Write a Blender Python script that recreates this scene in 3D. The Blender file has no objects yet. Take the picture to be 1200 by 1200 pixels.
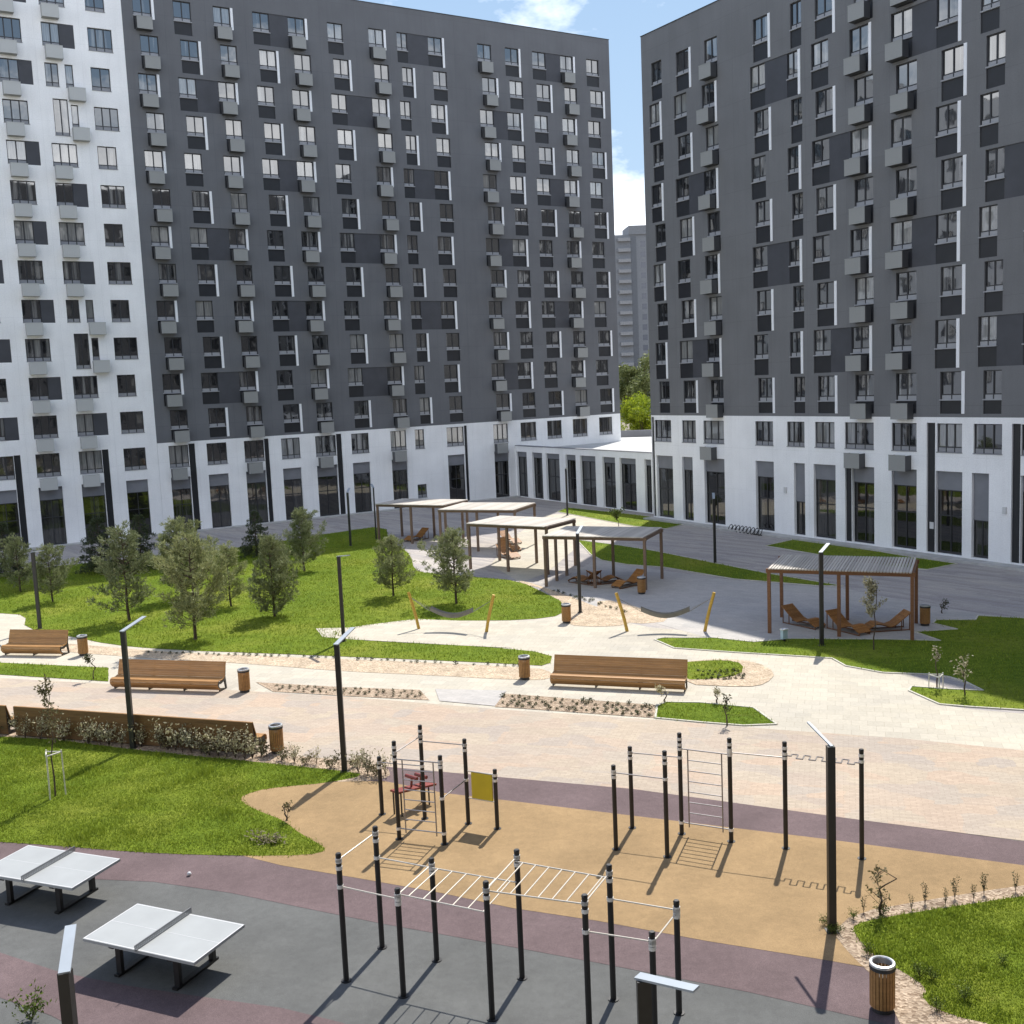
import bpy, math, random
import numpy as np
from mathutils import Vector, Matrix
random.seed(7); rng = np.random.default_rng(11)
SC = bpy.context.scene
COL = SC.collection
R = math.radians
# ------------------------------------------------------------------ camera calibration (1200 px photo frame)
FPX, PITCH, ROLL, CH = 1273.568, R(6.853), R(-2.465), 11.292
def ray(px, py):
    a, b = (px - 600) / FPX, -(py - 600) / FPX
    cr, sr = math.cos(ROLL), math.sin(ROLL)
    u, v = cr * a - sr * b, sr * a + cr * b
    c, s = math.cos(PITCH), math.sin(PITCH)
    return (u, v * s + c, v * c - s)
def at(px, py, z=0.0):
    d = ray(px, py); t = (z - CH) / d[2]
    return (d[0] * t, d[1] * t)
def on_wall(o, yaw, px, py):
    d = ray(px, py); n = (math.sin(yaw), -math.cos(yaw))
    t = (n[0] * o[0] + n[1] * o[1]) / (n[0] * d[0] + n[1] * d[1])
    x, y = d[0] * t - o[0], d[1] * t - o[1]
    return x * math.cos(yaw) + y * math.sin(yaw), d[2] * t + CH
def height(px, py, py_top):
    x, y = at(px, py); d = ray(px, py_top)
    return CH + d[2] * (y / d[1])
cam = bpy.data.cameras.new('camera'); co = bpy.data.objects.new('camera', cam); COL.objects.link(co)
cr, sr, c, s = math.cos(ROLL), math.sin(ROLL), math.cos(PITCH), math.sin(PITCH)
X, UP, FW = Vector((1, 0, 0)), Vector((0, s, c)), Vector((0, c, -s))
rt, up = cr * X + sr * UP, -sr * X + cr * UP
m = Matrix((rt, up, -FW)).transposed().to_4x4(); m.translation = (0, 0, CH)
co.matrix_world = m
cam.sensor_width = 36; cam.lens = 36 * FPX / 1200; cam.clip_end = 3000; cam.clip_start = .1
SC.camera = co
# ------------------------------------------------------------------ materials
def new_mat(name):
    m = bpy.data.materials.new(name); m.use_nodes = True
    nt = m.node_tree; b = nt.nodes['Principled BSDF']
    return m, nt, b
def N(nt, t, **k):
    n = nt.nodes.new(t)
    for a, v in k.items():
        if a in ('noise_dimensions', 'operation', 'blend_type', 'data_type', 'feature', 'wave_type', 'bands_direction', 'offset', 'offset_frequency', 'squash', 'interpolation_type', 'distance', 'rotation_type'):
            setattr(n, a, v)
        else: n.inputs[a].default_value = v
    return n
def L(nt, a, b): nt.links.new(a, b)
def ramp(nt, fac, stops):
    r = nt.nodes.new('ShaderNodeValToRGB'); e = r.color_ramp.elements
    while len(e) < len(stops): e.new(.5)
    for i, (p, cc) in enumerate(stops):
        e[i].position = p; e[i].color = (*cc, 1)
    L(nt, fac, r.inputs[0]); return r.outputs[0]
def mix(nt, f, a, b, mode='MIX'):
    n = nt.nodes.new('ShaderNodeMix'); n.data_type = 'RGBA'; n.blend_type = mode
    for i, v in ((0, f), (6, a), (7, b)):
        if hasattr(v, 'node'): L(nt, v, n.inputs[i])
        else: n.inputs[i].default_value = v if i == 0 else (*v, 1)
    return n.outputs[2]
def math_(nt, op, a, b=None, cl=False):
    n = nt.nodes.new('ShaderNodeMath'); n.operation = op; n.use_clamp = cl
    for i, v in enumerate((a, b)):
        if v is None: continue
        if hasattr(v, 'node'): L(nt, v, n.inputs[i])
        else: n.inputs[i].default_value = v
    return n.outputs[0]
def coords(nt, rot=0, scale=(1, 1, 1), kind='Object'):
    t = nt.nodes.new('ShaderNodeTexCoord'); mp = nt.nodes.new('ShaderNodeMapping')
    mp.inputs['Rotation'].default_value = (0, 0, rot); mp.inputs['Scale'].default_value = scale
    L(nt, t.outputs[kind], mp.inputs[0]); return mp.outputs[0]
def noise(nt, vec, scale, detail=3, rough=.55, out='Fac'):
    n = N(nt, 'ShaderNodeTexNoise'); n.inputs['Scale'].default_value = scale
    n.inputs['Detail'].default_value = detail; n.inputs['Roughness'].default_value = rough
    L(nt, vec, n.inputs['Vector']); return n.outputs[out]
def bump(nt, b, h, strength=.3, dist=.02):
    n = N(nt, 'ShaderNodeBump', Strength=strength, Distance=dist)
    L(nt, h, n.inputs['Height']); L(nt, n.outputs[0], b.inputs['Normal'])
def simple(name, col, rough=.6, metal=0, var=.15, scale=3, spec=.5, bumps=0):
    m, nt, b = new_mat(name); v = coords(nt)
    f = noise(nt, v, scale, 4)
    lo, hi = tuple(x * (1 - var) for x in col), tuple(min(1, x * (1 + var)) for x in col)
    L(nt, ramp(nt, f, [(.3, lo), (.7, hi)]), b.inputs['Base Color'])
    b.inputs['Roughness'].default_value = rough; b.inputs['Metallic'].default_value = metal
    b.inputs['Specular IOR Level'].default_value = spec
    if bumps: bump(nt, b, noise(nt, v, scale * 20, 2), bumps, .01)
    return m
def wall_mat(name, col, seam, streak=.94):
    # facing panels with joints every floor, faint streaks of weathering
    m, nt, b = new_mat(name)
    t = nt.nodes.new('ShaderNodeTexCoord'); sp = nt.nodes.new('ShaderNodeSeparateXYZ'); L(nt, t.outputs['Object'], sp.inputs[0])
    cb = nt.nodes.new('ShaderNodeCombineXYZ'); L(nt, sp.outputs[0], cb.inputs[0]); L(nt, sp.outputs[2], cb.inputs[1])
    br = N(nt, 'ShaderNodeTexBrick'); br.offset = 0; L(nt, cb.outputs[0], br.inputs['Vector'])
    br.inputs['Scale'].default_value = 1; br.inputs['Brick Width'].default_value = 3.28; br.inputs['Row Height'].default_value = 2.95
    br.inputs['Mortar Size'].default_value = .018; br.inputs['Mortar Smooth'].default_value = .3
    br.inputs['Color1'].default_value = (*col, 1); br.inputs['Color2'].default_value = (*(x * (2 * streak - .92) for x in col), 1)
    br.inputs['Mortar'].default_value = (*(x * seam for x in col), 1)
    f = noise(nt, cb.outputs[0], .35, 5)
    f2 = noise(nt, t.outputs['Object'], 14, 3)
    k = mix(nt, 1, br.outputs[0], ramp(nt, f, [(.25, (1.5 * streak - .5,) * 3), (.75, (1.1,) * 3)]), 'MULTIPLY')
    k = mix(nt, 1, k, ramp(nt, f2, [(.3, (.94,) * 3), (.7, (1.06,) * 3)]), 'MULTIPLY')
    mq = nt.nodes.new('ShaderNodeMapping'); mq.inputs['Scale'].default_value = (1.6, .12, 1); L(nt, cb.outputs[0], mq.inputs[0])
    k = mix(nt, 1, k, ramp(nt, noise(nt, mq.outputs[0], 1.5, 5, .7), [(.3, (streak,) * 3), (.55, (1.01,) * 3)]), 'MULTIPLY')
    L(nt, k, b.inputs['Base Color']); b.inputs['Roughness'].default_value = .75
    return m
M = {}
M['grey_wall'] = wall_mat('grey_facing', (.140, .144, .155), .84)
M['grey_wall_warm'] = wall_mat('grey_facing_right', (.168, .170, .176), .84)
M['white_wall'] = wall_mat('white_facing', (.88, .88, .88), .93, .96)
M['mirror_wall'] = wall_mat('dark_facing', (.06, .062, .068), .84)
M['dark_panel_and_shade'] = simple('dark_panel_and_shade', (.015, .016, .02), .5, var=.2, scale=1)  # lower window panels, and the shade painted at the base recesses
M['infill'] = simple('infill_panel', (.058, .060, .070), .6, var=.12, scale=1)
M['grey_panel'] = simple('grey_panel', (.20, .205, .225), .6, var=.1, scale=1)
M['white_fin'] = simple('white_trim', (.85, .86, .88), .5, var=.03)
M['sill'] = simple('window_sill', (.33, .335, .35), .5, var=.05)
M['sill_grey'] = simple('grey_sill', (.27, .275, .29), .5, var=.1)
M['frame'] = simple('window_frame', (.03, .031, .035), .45, var=.1)
M['basket'] = None
def basket_mat(name, col):
    m, nt, b = new_mat(name); v = coords(nt)
    w = N(nt, 'ShaderNodeTexWave', Scale=9.0); w.bands_direction = 'X'; L(nt, v, w.inputs[0])
    w2 = N(nt, 'ShaderNodeTexWave', Scale=9.0); w2.bands_direction = 'Z'; L(nt, v, w2.inputs[0])
    f = math_(nt, 'MULTIPLY', w.outputs['Fac'], w2.outputs['Fac'])
    L(nt, ramp(nt, f, [(.15, tuple(x * .8 for x in col)), (.6, col)]), b.inputs['Base Color'])
    b.inputs['Roughness'].default_value = .5
    return m
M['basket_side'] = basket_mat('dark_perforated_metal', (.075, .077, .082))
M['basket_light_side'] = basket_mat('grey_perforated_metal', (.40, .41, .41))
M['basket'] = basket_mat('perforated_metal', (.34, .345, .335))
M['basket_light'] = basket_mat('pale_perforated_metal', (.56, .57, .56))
def glass_mat(name, dark=.015, pale=.3, thr=.5, tint=(1, 1, 1)):
    m, nt, b = new_mat(name)
    oi = nt.nodes.new('ShaderNodeObjectInfo'); ge = nt.nodes.new('ShaderNodeNewGeometry')
    r = math_(nt, 'FRACT', math_(nt, 'ADD', oi.outputs['Random'], ge.outputs['Random Per Island']))
    v = coords(nt)
    off = nt.nodes.new('ShaderNodeVectorMath'); off.operation = 'ADD'
    cb = nt.nodes.new('ShaderNodeCombineXYZ')
    L(nt, math_(nt, 'MULTIPLY', r, 91.), cb.inputs[0]); L(nt, math_(nt, 'MULTIPLY', r, 37.), cb.inputs[2])
    L(nt, v, off.inputs[0]); L(nt, cb.outputs[0], off.inputs[1])
    mp = nt.nodes.new('ShaderNodeMapping'); mp.inputs['Scale'].default_value = (1.3, 1, .05); L(nt, off.outputs[0], mp.inputs[0])
    n1 = noise(nt, mp.outputs[0], 1.7, 2)
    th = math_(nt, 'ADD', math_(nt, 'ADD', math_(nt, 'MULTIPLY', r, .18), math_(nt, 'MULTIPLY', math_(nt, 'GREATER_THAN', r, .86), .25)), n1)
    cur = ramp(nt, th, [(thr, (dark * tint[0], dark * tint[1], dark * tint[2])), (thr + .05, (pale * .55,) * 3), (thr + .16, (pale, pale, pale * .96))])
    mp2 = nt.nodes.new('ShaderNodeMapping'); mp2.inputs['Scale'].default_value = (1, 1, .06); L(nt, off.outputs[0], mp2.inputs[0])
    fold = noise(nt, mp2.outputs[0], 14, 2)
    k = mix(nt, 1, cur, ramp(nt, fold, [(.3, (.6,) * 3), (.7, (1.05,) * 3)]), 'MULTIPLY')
    L(nt, k, b.inputs['Base Color'])
    b.inputs['Roughness'].default_value = .025; b.inputs['IOR'].default_value = 2.0; b.inputs['Specular IOR Level'].default_value = 1.0
    bump(nt, b, noise(nt, off.outputs[0], .8, 2), .07, .05)
    return m
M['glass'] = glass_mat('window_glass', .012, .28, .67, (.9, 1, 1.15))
M['shop_glass'] = glass_mat('shop_glass', .012, .06, .6)
M['shop_glass'].node_tree.nodes['Principled BSDF'].inputs['Specular IOR Level'].default_value = .45
M['roof'] = simple('roof_membrane', (.5, .5, .48), .8, var=.12, scale=.6)
M['concrete'] = simple('concrete', (.45, .44, .42), .85, var=.15, scale=2)
def wood_mat(name, col, var=.3, rough=.55, spec=.35):
    m, nt, b = new_mat(name)
    v = coords(nt, scale=(.7, 8, 8)); f = noise(nt, v, 2.2, 5, .6)
    ge = nt.nodes.new('ShaderNodeNewGeometry')
    k = ramp(nt, f, [(.25, tuple(x * (1 - var) for x in col)), (.75, tuple(x * (1 + var * .6) for x in col))])
    k = mix(nt, 1, k, ramp(nt, ge.outputs['Random Per Island'], [(0, (.82, .8, .78)), (1, (1.12, 1.1, 1.08))]), 'MULTIPLY')
    L(nt, k, b.inputs['Base Color']); b.inputs['Roughness'].default_value = rough; b.inputs['Specular IOR Level'].default_value = spec
    return m
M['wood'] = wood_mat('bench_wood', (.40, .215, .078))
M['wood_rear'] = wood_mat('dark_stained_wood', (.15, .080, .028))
M['wood_dark'] = wood_mat('pergola_wood', (.20, .095, .045))
M['wood_pale'] = wood_mat('weathered_wood', (.42, .30, .17))
M['wood_orange'] = wood_mat('lounger_wood', (.40, .19, .06))
M['wood_yellow'] = wood_mat('yellow_post_wood', (.52, .33, .06))
M['slat_roof'] = wood_mat('grey_slats', (.50, .47, .42), .15, .7)
M['black'] = simple('black_metal', (.014, .013, .013), .45, var=.2, scale=6)
M['lamp_black'] = simple('lamp_paint', (.022, .021, .02), .45, var=.2, scale=4)
M['lamp_arm'] = simple('lamp_arm_aluminium', (.33, .37, .41), .5, .1, var=.05)
M['bar'] = simple('gym_bar', (.60, .55, .47), .4, .15, var=.05)
M['bar_grey'] = simple('gym_bar_grey', (.30, .28, .27), .35, .5, var=.08)
M['clamp'] = simple('gym_clamp', (.72, .70, .66), .4, .2)
M['red'] = simple('red_paint', (.20, .03, .022), .45, var=.15)
M['yellow'] = simple('yellow_board', (.56, .43, .015), .5, var=.06)
M['table'] = simple('table_top', (.34, .355, .355), .55, var=.07, scale=1.2)
M['net'] = simple('net_steel', (.27, .275, .28), .4, .6)
M['line'] = simple('white_line', (.62, .62, .62), .6, var=.03)
M['bark'] = simple('bark', (.085, .06, .042), .9, var=.35, scale=12, bumps=.4)
M['stake'] = simple('pale_stake', (.62, .60, .52), .7, var=.1)
M['fabric'] = simple('hammock_net', (.17, .165, .15), .8)
M['wood_grey'] = wood_mat('weathered_brown_wood', (.20, .135, .095))
M['bin_steel'] = simple('bin_rim_steel', (.62, .63, .64), .35, .7)
M['bin_in'] = simple('bin_liner', (.03, .03, .032), .6)
M['blue'] = simple('pale_blue_plastic', (.45, .58, .66), .5)
def leaf_mat(name, a, b_, trans=.25):
    m, nt, b = new_mat(name)
    ge = nt.nodes.new('ShaderNodeNewGeometry'); v = coords(nt)
    f = noise(nt, v, 1.8, 3)
    fac = math_(nt, 'ADD', math_(nt, 'MULTIPLY', ge.outputs['Random Per Island'], .6), math_(nt, 'MULTIPLY', f, .45))
    k = ramp(nt, fac, [(.15, a), (.9, b_)])
    oi = nt.nodes.new('ShaderNodeObjectInfo'); k = mix(nt, 1, k, ramp(nt, oi.outputs['Random'], [(0, (.78, .80, .82)), (1, (1.22, 1.18, 1.1))]), 'MULTIPLY')
    L(nt, k, b.inputs['Base Color']); b.inputs['Roughness'].default_value = .6; b.inputs['Specular IOR Level'].default_value = .25
    tr = nt.nodes.new('ShaderNodeBsdfTranslucent'); L(nt, k, tr.inputs[0])
    ms = nt.nodes.new('ShaderNodeMixShader'); ms.inputs[0].default_value = trans
    L(nt, b.outputs[0], ms.inputs[1]); L(nt, tr.outputs[0], ms.inputs[2])
    L(nt, ms.outputs[0], nt.nodes['Material Output'].inputs[0])
    return m
M['needles'] = leaf_mat('pine_needles', (.13, .16, .07), (.38, .40, .20))
M['needles_dark'] = leaf_mat('spruce_needles', (.03, .045, .024), (.09, .11, .05), .15)
M['leaf'] = leaf_mat('green_leaves', (.04, .075, .012), (.16, .21, .03))
M['leaf_lime'] = leaf_mat('lime_leaves', (.12, .18, .012), (.32, .38, .03), .35)
M['leaf_grey'] = leaf_mat('silver_leaves', (.26, .24, .13), (.66, .60, .42))
M['leaf_willow'] = leaf_mat('willow_leaves', (.12, .15, .05), (.28, .31, .12))
M['leaf_bed'] = leaf_mat('bedding_leaves', (.03, .042, .014), (.085, .10, .035), .1)
M['leaf_sparse'] = leaf_mat('sapling_leaves', (.10, .085, .045), (.22, .20, .10))
M['grass'] = leaf_mat('grass_blades', (.115, .180, .016), (.31, .375, .042), .3)
def lawn_mat():
    m, nt, b = new_mat('lawn'); v = coords(nt)
    f1, f2, f3 = noise(nt, v, .22, 4), noise(nt, v, 2.6, 4, .65), noise(nt, v, 16, 4, .75)
    k = ramp(nt, f1, [(.28, (.110, .180, .016)), (.5, (.160, .225, .022)), (.72, (.24, .27, .042))])
    k = mix(nt, ramp(nt, noise(nt, v, .9, 5, .7), [(.6, (0, 0, 0)), (.72, (.5, .5, .5))]), k, (.22, .19, .06))
    k = mix(nt, 1, k, ramp(nt, f2, [(.25, (.62, .66, .6)), (.75, (1.22, 1.15, 1.1))]), 'MULTIPLY')
    k = mix(nt, 1, k, ramp(nt, f3, [(.3, (.55, .6, .5)), (.7, (1.3, 1.25, 1.2))]), 'MULTIPLY')
    L(nt, k, b.inputs['Base Color']); b.inputs['Roughness'].default_value = .9; b.inputs['Specular IOR Level'].default_value = .1
    bump(nt, b, f3, .9, .06)
    return m
M['lawn'] = lawn_mat()
def paver_mat(name, cols, mortar, bw, bh, rot, patch=.6, cell=(1.4, .6), brickvar=.12):
    m, nt, b = new_mat(name); v = coords(nt, rot)
    br = N(nt, 'ShaderNodeTexBrick'); L(nt, v, br.inputs['Vector']); br.inputs['Scale'].default_value = 1
    br.inputs['Brick Width'].default_value = bw; br.inputs['Row Height'].default_value = bh
    br.inputs['Mortar Size'].default_value = .006; br.inputs['Color1'].default_value = (1, 1, 1, 1)
    br.inputs['Color2'].default_value = (*((1 - brickvar,) * 3), 1); br.inputs['Mortar'].default_value = (*mortar, 1)
    # runs of blocks from different pallets
    mp = nt.nodes.new('ShaderNodeMapping'); mp.inputs['Scale'].default_value = (1 / cell[0], 1 / cell[1], 1); L(nt, v, mp.inputs[0])
    wob = noise(nt, v, .6, 2, out='Color')
    va = nt.nodes.new('ShaderNodeVectorMath'); va.operation = 'ADD'; L(nt, mp.outputs[0], va.inputs[0])
    vs = nt.nodes.new('ShaderNodeVectorMath'); vs.operation = 'SCALE'; vs.inputs['Scale'].default_value = .5; L(nt, wob, vs.inputs[0]); L(nt, vs.outputs[0], va.inputs[1])
    vo = N(nt, 'ShaderNodeTexVoronoi'); vo.distance = 'CHEBYCHEV'; vo.inputs['Scale'].default_value = 1; L(nt, va.outputs[0], vo.inputs['Vector'])
    sp = nt.nodes.new('ShaderNodeSeparateColor'); L(nt, vo.outputs['Color'], sp.inputs[0])
    n = len(cols); base = ramp(nt, sp.outputs[0], [(i / (n - 1) if n > 1 else 0, cc) for i, cc in enumerate(cols)])
    big = noise(nt, v, .16, 4)
    k = mix(nt, patch, cols[0], base)
    k = mix(nt, 1, k, br.outputs['Color'], 'MULTIPLY')
    k = mix(nt, 1, k, ramp(nt, big, [(.3, (.9, .9, .92)), (.7, (1.06, 1.05, 1.03))]), 'MULTIPLY')
    k = mix(nt, 1, k, ramp(nt, noise(nt, v, 9, 4, .7), [(.3, (.9,) * 3), (.7, (1.08,) * 3)]), 'MULTIPLY')
    L(nt, k, b.inputs['Base Color']); b.inputs['Roughness'].default_value = .85; b.inputs['Specular IOR Level'].default_value = .25
    bump(nt, b, br.outputs['Fac'], -.3, .01)
    return m
M['promenade'] = paver_mat('pink_pavers', [(.45, .37, .285), (.48, .405, .31), (.40, .35, .30), (.49, .375, .28), (.44, .375, .305)], (.74, .72, .70), .3, .1, R(17), .85, (1.3, .75))
M['plaza'] = paver_mat('grey_plank_pavers', [(.43, .40, .375), (.47, .43, .39), (.33, .305, .30), (.40, .375, .36), (.49, .45, .41)], (.6, .58, .58), .6, .12, R(50), .8, (3.2, .42))
M['path'] = paver_mat('cream_slabs', [(.50, .46, .375), (.54, .495, .40), (.47, .44, .375)], (.7, .68, .66), .5, .5, R(17), .5, (2, 1))
M['smooth'] = paver_mat('grey_slabs', [(.45, .43, .40), (.48, .45, .42), (.41, .40, .385)], (.8, .8, .8), .4, .2, R(31), .5, (2.4, 1.2))
def rubber(name, col, var=.16):
    m, nt, b = new_mat(name); v = coords(nt)
    f, f2, f3 = noise(nt, v, 90, 2, .8), noise(nt, v, .5, 5, .6), noise(nt, v, 5, 4, .7)
    k = ramp(nt, f, [(.25, tuple(x * (1 - var * 3) for x in col)), (.75, tuple(x * (1 + var * 3) for x in col))])
    k = mix(nt, 1, k, ramp(nt, f2, [(.3, (1 - var,) * 3), (.7, (1 + var,) * 3)]), 'MULTIPLY')
    k = mix(nt, 1, k, ramp(nt, f3, [(.3, (1 - var * .6,) * 3), (.7, (1 + var * .6,) * 3)]), 'MULTIPLY')
    L(nt, k, b.inputs['Base Color']); b.inputs['Roughness'].default_value = .9; b.inputs['Specular IOR Level'].default_value = .2
    bump(nt, b, f, .25, .01)
    return m
M['ochre'] = rubber('ochre_rubber', (.295, .200, .102))
M['purple'] = rubber('purple_rubber', (.135, .098, .099))
M['greyrub'] = rubber('grey_rubber', (.112, .114, .110))
def mulch_mat(name, a, b_, sc=18):
    m, nt, b = new_mat(name); v = coords(nt)
    vo = N(nt, 'ShaderNodeTexVoronoi', Scale=float(sc)); L(nt, v, vo.inputs['Vector'])
    sp = nt.nodes.new('ShaderNodeSeparateColor'); L(nt, vo.outputs['Color'], sp.inputs[0])
    k = ramp(nt, sp.outputs[0], [(0, a), (1, b_)])
    k = mix(nt, 1, k, ramp(nt, noise(nt, v, 1.5, 4), [(.3, (.75,) * 3), (.7, (1.15,) * 3)]), 'MULTIPLY')
    L(nt, k, b.inputs['Base Color']); b.inputs['Roughness'].default_value = .95
    bump(nt, b, vo.outputs['Distance'], .8, .03)
    return m
M['mulch'] = mulch_mat('bark_mulch', (.20, .135, .085), (.50, .39, .28))
M['pebble'] = mulch_mat('pale_pebbles', (.36, .27, .18), (.62, .50, .36))
M['earth'] = simple('dry_earth', (.20, .17, .12), .95, var=.25, scale=.3)
M['kerb'] = simple('kerb_stone', (.50, .475, .40), .8, var=.08)
# ------------------------------------------------------------------ mesh builder
class MB:
    def __init__(s): s.v = []; s.f = []; s.m = []; s.k = 0
    def mat(s, i): s.k = i; return s
    def quad(s, *p):
        b = len(s.v); s.v += [tuple(q) for q in p]; s.f.append(tuple(range(b, b + len(p)))); s.m.append(s.k)
    def box(s, x0, y0, z0, x1, y1, z1, T=None):
        p = [(x0, y0, z0), (x1, y0, z0), (x1, y1, z0), (x0, y1, z0), (x0, y0, z1), (x1, y0, z1), (x1, y1, z1), (x0, y1, z1)]
        if T is not None: p = [tuple(T @ Vector(q)) for q in p]
        b = len(s.v); s.v += p
        for f in ((0, 3, 2, 1), (4, 5, 6, 7), (0, 1, 5, 4), (1, 2, 6, 5), (2, 3, 7, 6), (3, 0, 4, 7)):
            s.f.append(tuple(b + i for i in f)); s.m.append(s.k)
    def cyl(s, p0, p1, r0, r1=None, n=8, caps=True):
        r1 = r0 if r1 is None else r1
        p0, p1 = Vector(p0), Vector(p1); d = (p1 - p0)
        if d.length < 1e-6: return
        d.normalize(); a = d.orthogonal().normalized(); e = d.cross(a)
        b = len(s.v)
        for p, r in ((p0, r0), (p1, r1)):
            for i in range(n):
                t = 2 * math.pi * i / n
                s.v.append(tuple(p + a * (math.cos(t) * r) + e * (math.sin(t) * r)))
        for i in range(n):
            j = (i + 1) % n
            s.f.append((b + i, b + j, b + n + j, b + n + i)); s.m.append(s.k)
        if caps:
            s.f.append(tuple(b + i for i in reversed(range(n)))); s.m.append(s.k)
            s.f.append(tuple(b + n + i for i in range(n))); s.m.append(s.k)
    def path(s, pts, r, n=6):
        for a, b in zip(pts, pts[1:]): s.cyl(a, b, r, n=n)
    def prism(s, poly, z0, z1):
        n = len(poly); b = len(s.v)
        s.v += [(x, y, z0) for x, y in poly] + [(x, y, z1) for x, y in poly]
        s.f.append(tuple(b + i for i in reversed(range(n)))); s.m.append(s.k)
        s.f.append(tuple(b + n + i for i in range(n))); s.m.append(s.k)
        for i in range(n):
            j = (i + 1) % n
            s.f.append((b + i, b + j, b + n + j, b + n + i)); s.m.append(s.k)
    def mesh(s, name, mats):
        me = bpy.data.meshes.new(name); me.from_pydata(s.v, [], s.f)
        for mm in (mats if isinstance(mats, (list, tuple)) else [mats]): me.materials.append(mm)
        if any(s.m): me.polygons.foreach_set('material_index', s.m)
        me.update(); return me
    def build(s, name, mats, parent=None, smooth=False):
        me = s.mesh(name, mats)
        if smooth: me.polygons.foreach_set('use_smooth', [True] * len(me.polygons))
        return link(name, me, parent)
def link(name, me, parent=None, loc=None):
    o = bpy.data.objects.new(name, me); COL.objects.link(o)
    if parent: o.parent = parent
    if loc: o.location = loc
    return o
def empty(name, label, cat, loc=(0, 0, 0), rz=0, group=None):
    o = bpy.data.objects.new(name, None); COL.objects.link(o); o.empty_display_size = .3
    o.location = loc; o.rotation_euler = (0, 0, rz); tag(o, label, cat, group); return o
def tag(o, label=None, cat=None, group=None, kind=None):
    for k, v in (('label', label), ('category', cat), ('group', group), ('kind', kind)):
        if v: o[k] = v
    return o
def copy_tree(o, parent=None):
    c = o.copy(); COL.objects.link(c); c.parent = parent
    for ch in list(o.children): copy_tree(ch, c)
    return c
def dup(src, loc, rz=0, label=None, group=None, sc=None):
    c = copy_tree(src); c.location = loc; c.rotation_euler = (0, 0, rz)
    if label: c['label'] = label
    if group: c['group'] = group
    if sc: c.scale = (sc, sc, sc) if not isinstance(sc, tuple) else sc
    return c
def chaikin(p, k=2):
    for _ in range(k):
        q = []
        for a, b in zip(p, p[1:] + p[:1]):
            q += [(a[0] * .75 + b[0] * .25, a[1] * .75 + b[1] * .25), (a[0] * .25 + b[0] * .75, a[1] * .25 + b[1] * .75)]
        p = q
    return p
def inside(poly, x, y):
    px, py = np.array([p[0] for p in poly]), np.array([p[1] for p in poly])
    r = np.zeros(len(x), bool); j = len(poly) - 1
    for i in range(len(poly)):
        cnd = ((py[i] > y) != (py[j] > y)) & (x < (px[j] - px[i]) * (y - py[i]) / (py[j] - py[i] + 1e-12) + px[i])
        r ^= cnd; j = i
    return r
def sample(poly, n):
    xs, ys = [p[0] for p in poly], [p[1] for p in poly]; A = (max(xs) - min(xs)) * (max(ys) - min(ys))
    a = 0; k = len(poly)
    for i in range(k):
        a += xs[i - 1] * ys[i] - xs[i] * ys[i - 1]
    a = abs(a) / 2; cnt = int(n * a * A / a)
    x = rng.uniform(min(xs), max(xs), cnt); y = rng.uniform(min(ys), max(ys), cnt)
    k = inside(poly, x, y); return x[k], y[k]
def tri_mesh(name, V, nper=3):
    n = len(V); me = bpy.data.meshes.new(name); me.vertices.add(n); me.vertices.foreach_set('co', np.asarray(V, np.float32).ravel())
    me.loops.add(n); me.loops.foreach_set('vertex_index', np.arange(n, dtype=np.int32))
    me.polygons.add(n // nper); me.polygons.foreach_set('loop_start', np.arange(0, n, nper, dtype=np.int32)); me.polygons.foreach_set('loop_total', np.full(n // nper, nper, np.int32))
    me.update(calc_edges=True); return me
def unit(v): return v / (np.linalg.norm(v, axis=-1, keepdims=True) + 1e-9)
def leaf_quads(P, D, ln, wd):
    # P positions, D directions -> rhombic leaves
    n = len(P); r = unit(rng.normal(size=(n, 3))); S = unit(np.cross(D, r))
    ln = np.broadcast_to(np.asarray(ln), (n,))[:, None]; wd = np.broadcast_to(np.asarray(wd), (n,))[:, None]
    V = np.stack([P, P + D * ln * .5 + S * wd * .5, P + D * ln, P + D * ln * .5 - S * wd * .5], 1)
    return V.reshape(-1, 3)
# ------------------------------------------------------------------ ground surfaces
def sheet(name, pts, mat, z, smooth=0, px=True, kind='structure'):
    p = [at(*q) for q in pts] if px else list(pts)
    if smooth: p = chaikin(p, smooth)
    mb = MB(); mb.v = [(x, y, z) for x, y in p]; mb.f = [tuple(range(len(p)))]; mb.m = [0]
    a = sum(p[i - 1][0] * p[i][1] - p[i][0] * p[i - 1][1] for i in range(len(p)))
    if a < 0: mb.f = [tuple(reversed(mb.f[0]))]
    o = mb.build(name, M[mat] if isinstance(mat, str) else mat); o['kind'] = kind
    return p
KERB = MB()
def kerb(p, w=.07, z=.045, closed=True):
    n = len(p)
    for i in range(n if closed else n - 1):
        a, b = Vector((*p[i], 0)), Vector((*p[(i + 1) % n], 0)); d = b - a
        if d.length < .02: continue
        ang = math.atan2(d.y, d.x); T = Matrix.Translation(a) @ Matrix.Rotation(ang, 4, 'Z')
        KERB.box(0, -w / 2, 0, d.length, w / 2, z + .0004 * (i % 5), T)
mb = MB(); mb.quad((-900, -300, 0), (900, -300, 0), (900, 1500, 0), (-900, 1500, 0)); mb.build('ground', M['earth'])['kind'] = 'structure'
sheet('plaza', [(-75, 20), (60, 8), (60, 100), (5, 125), (-85, 75)], 'plaza', .004, px=False)
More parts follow.
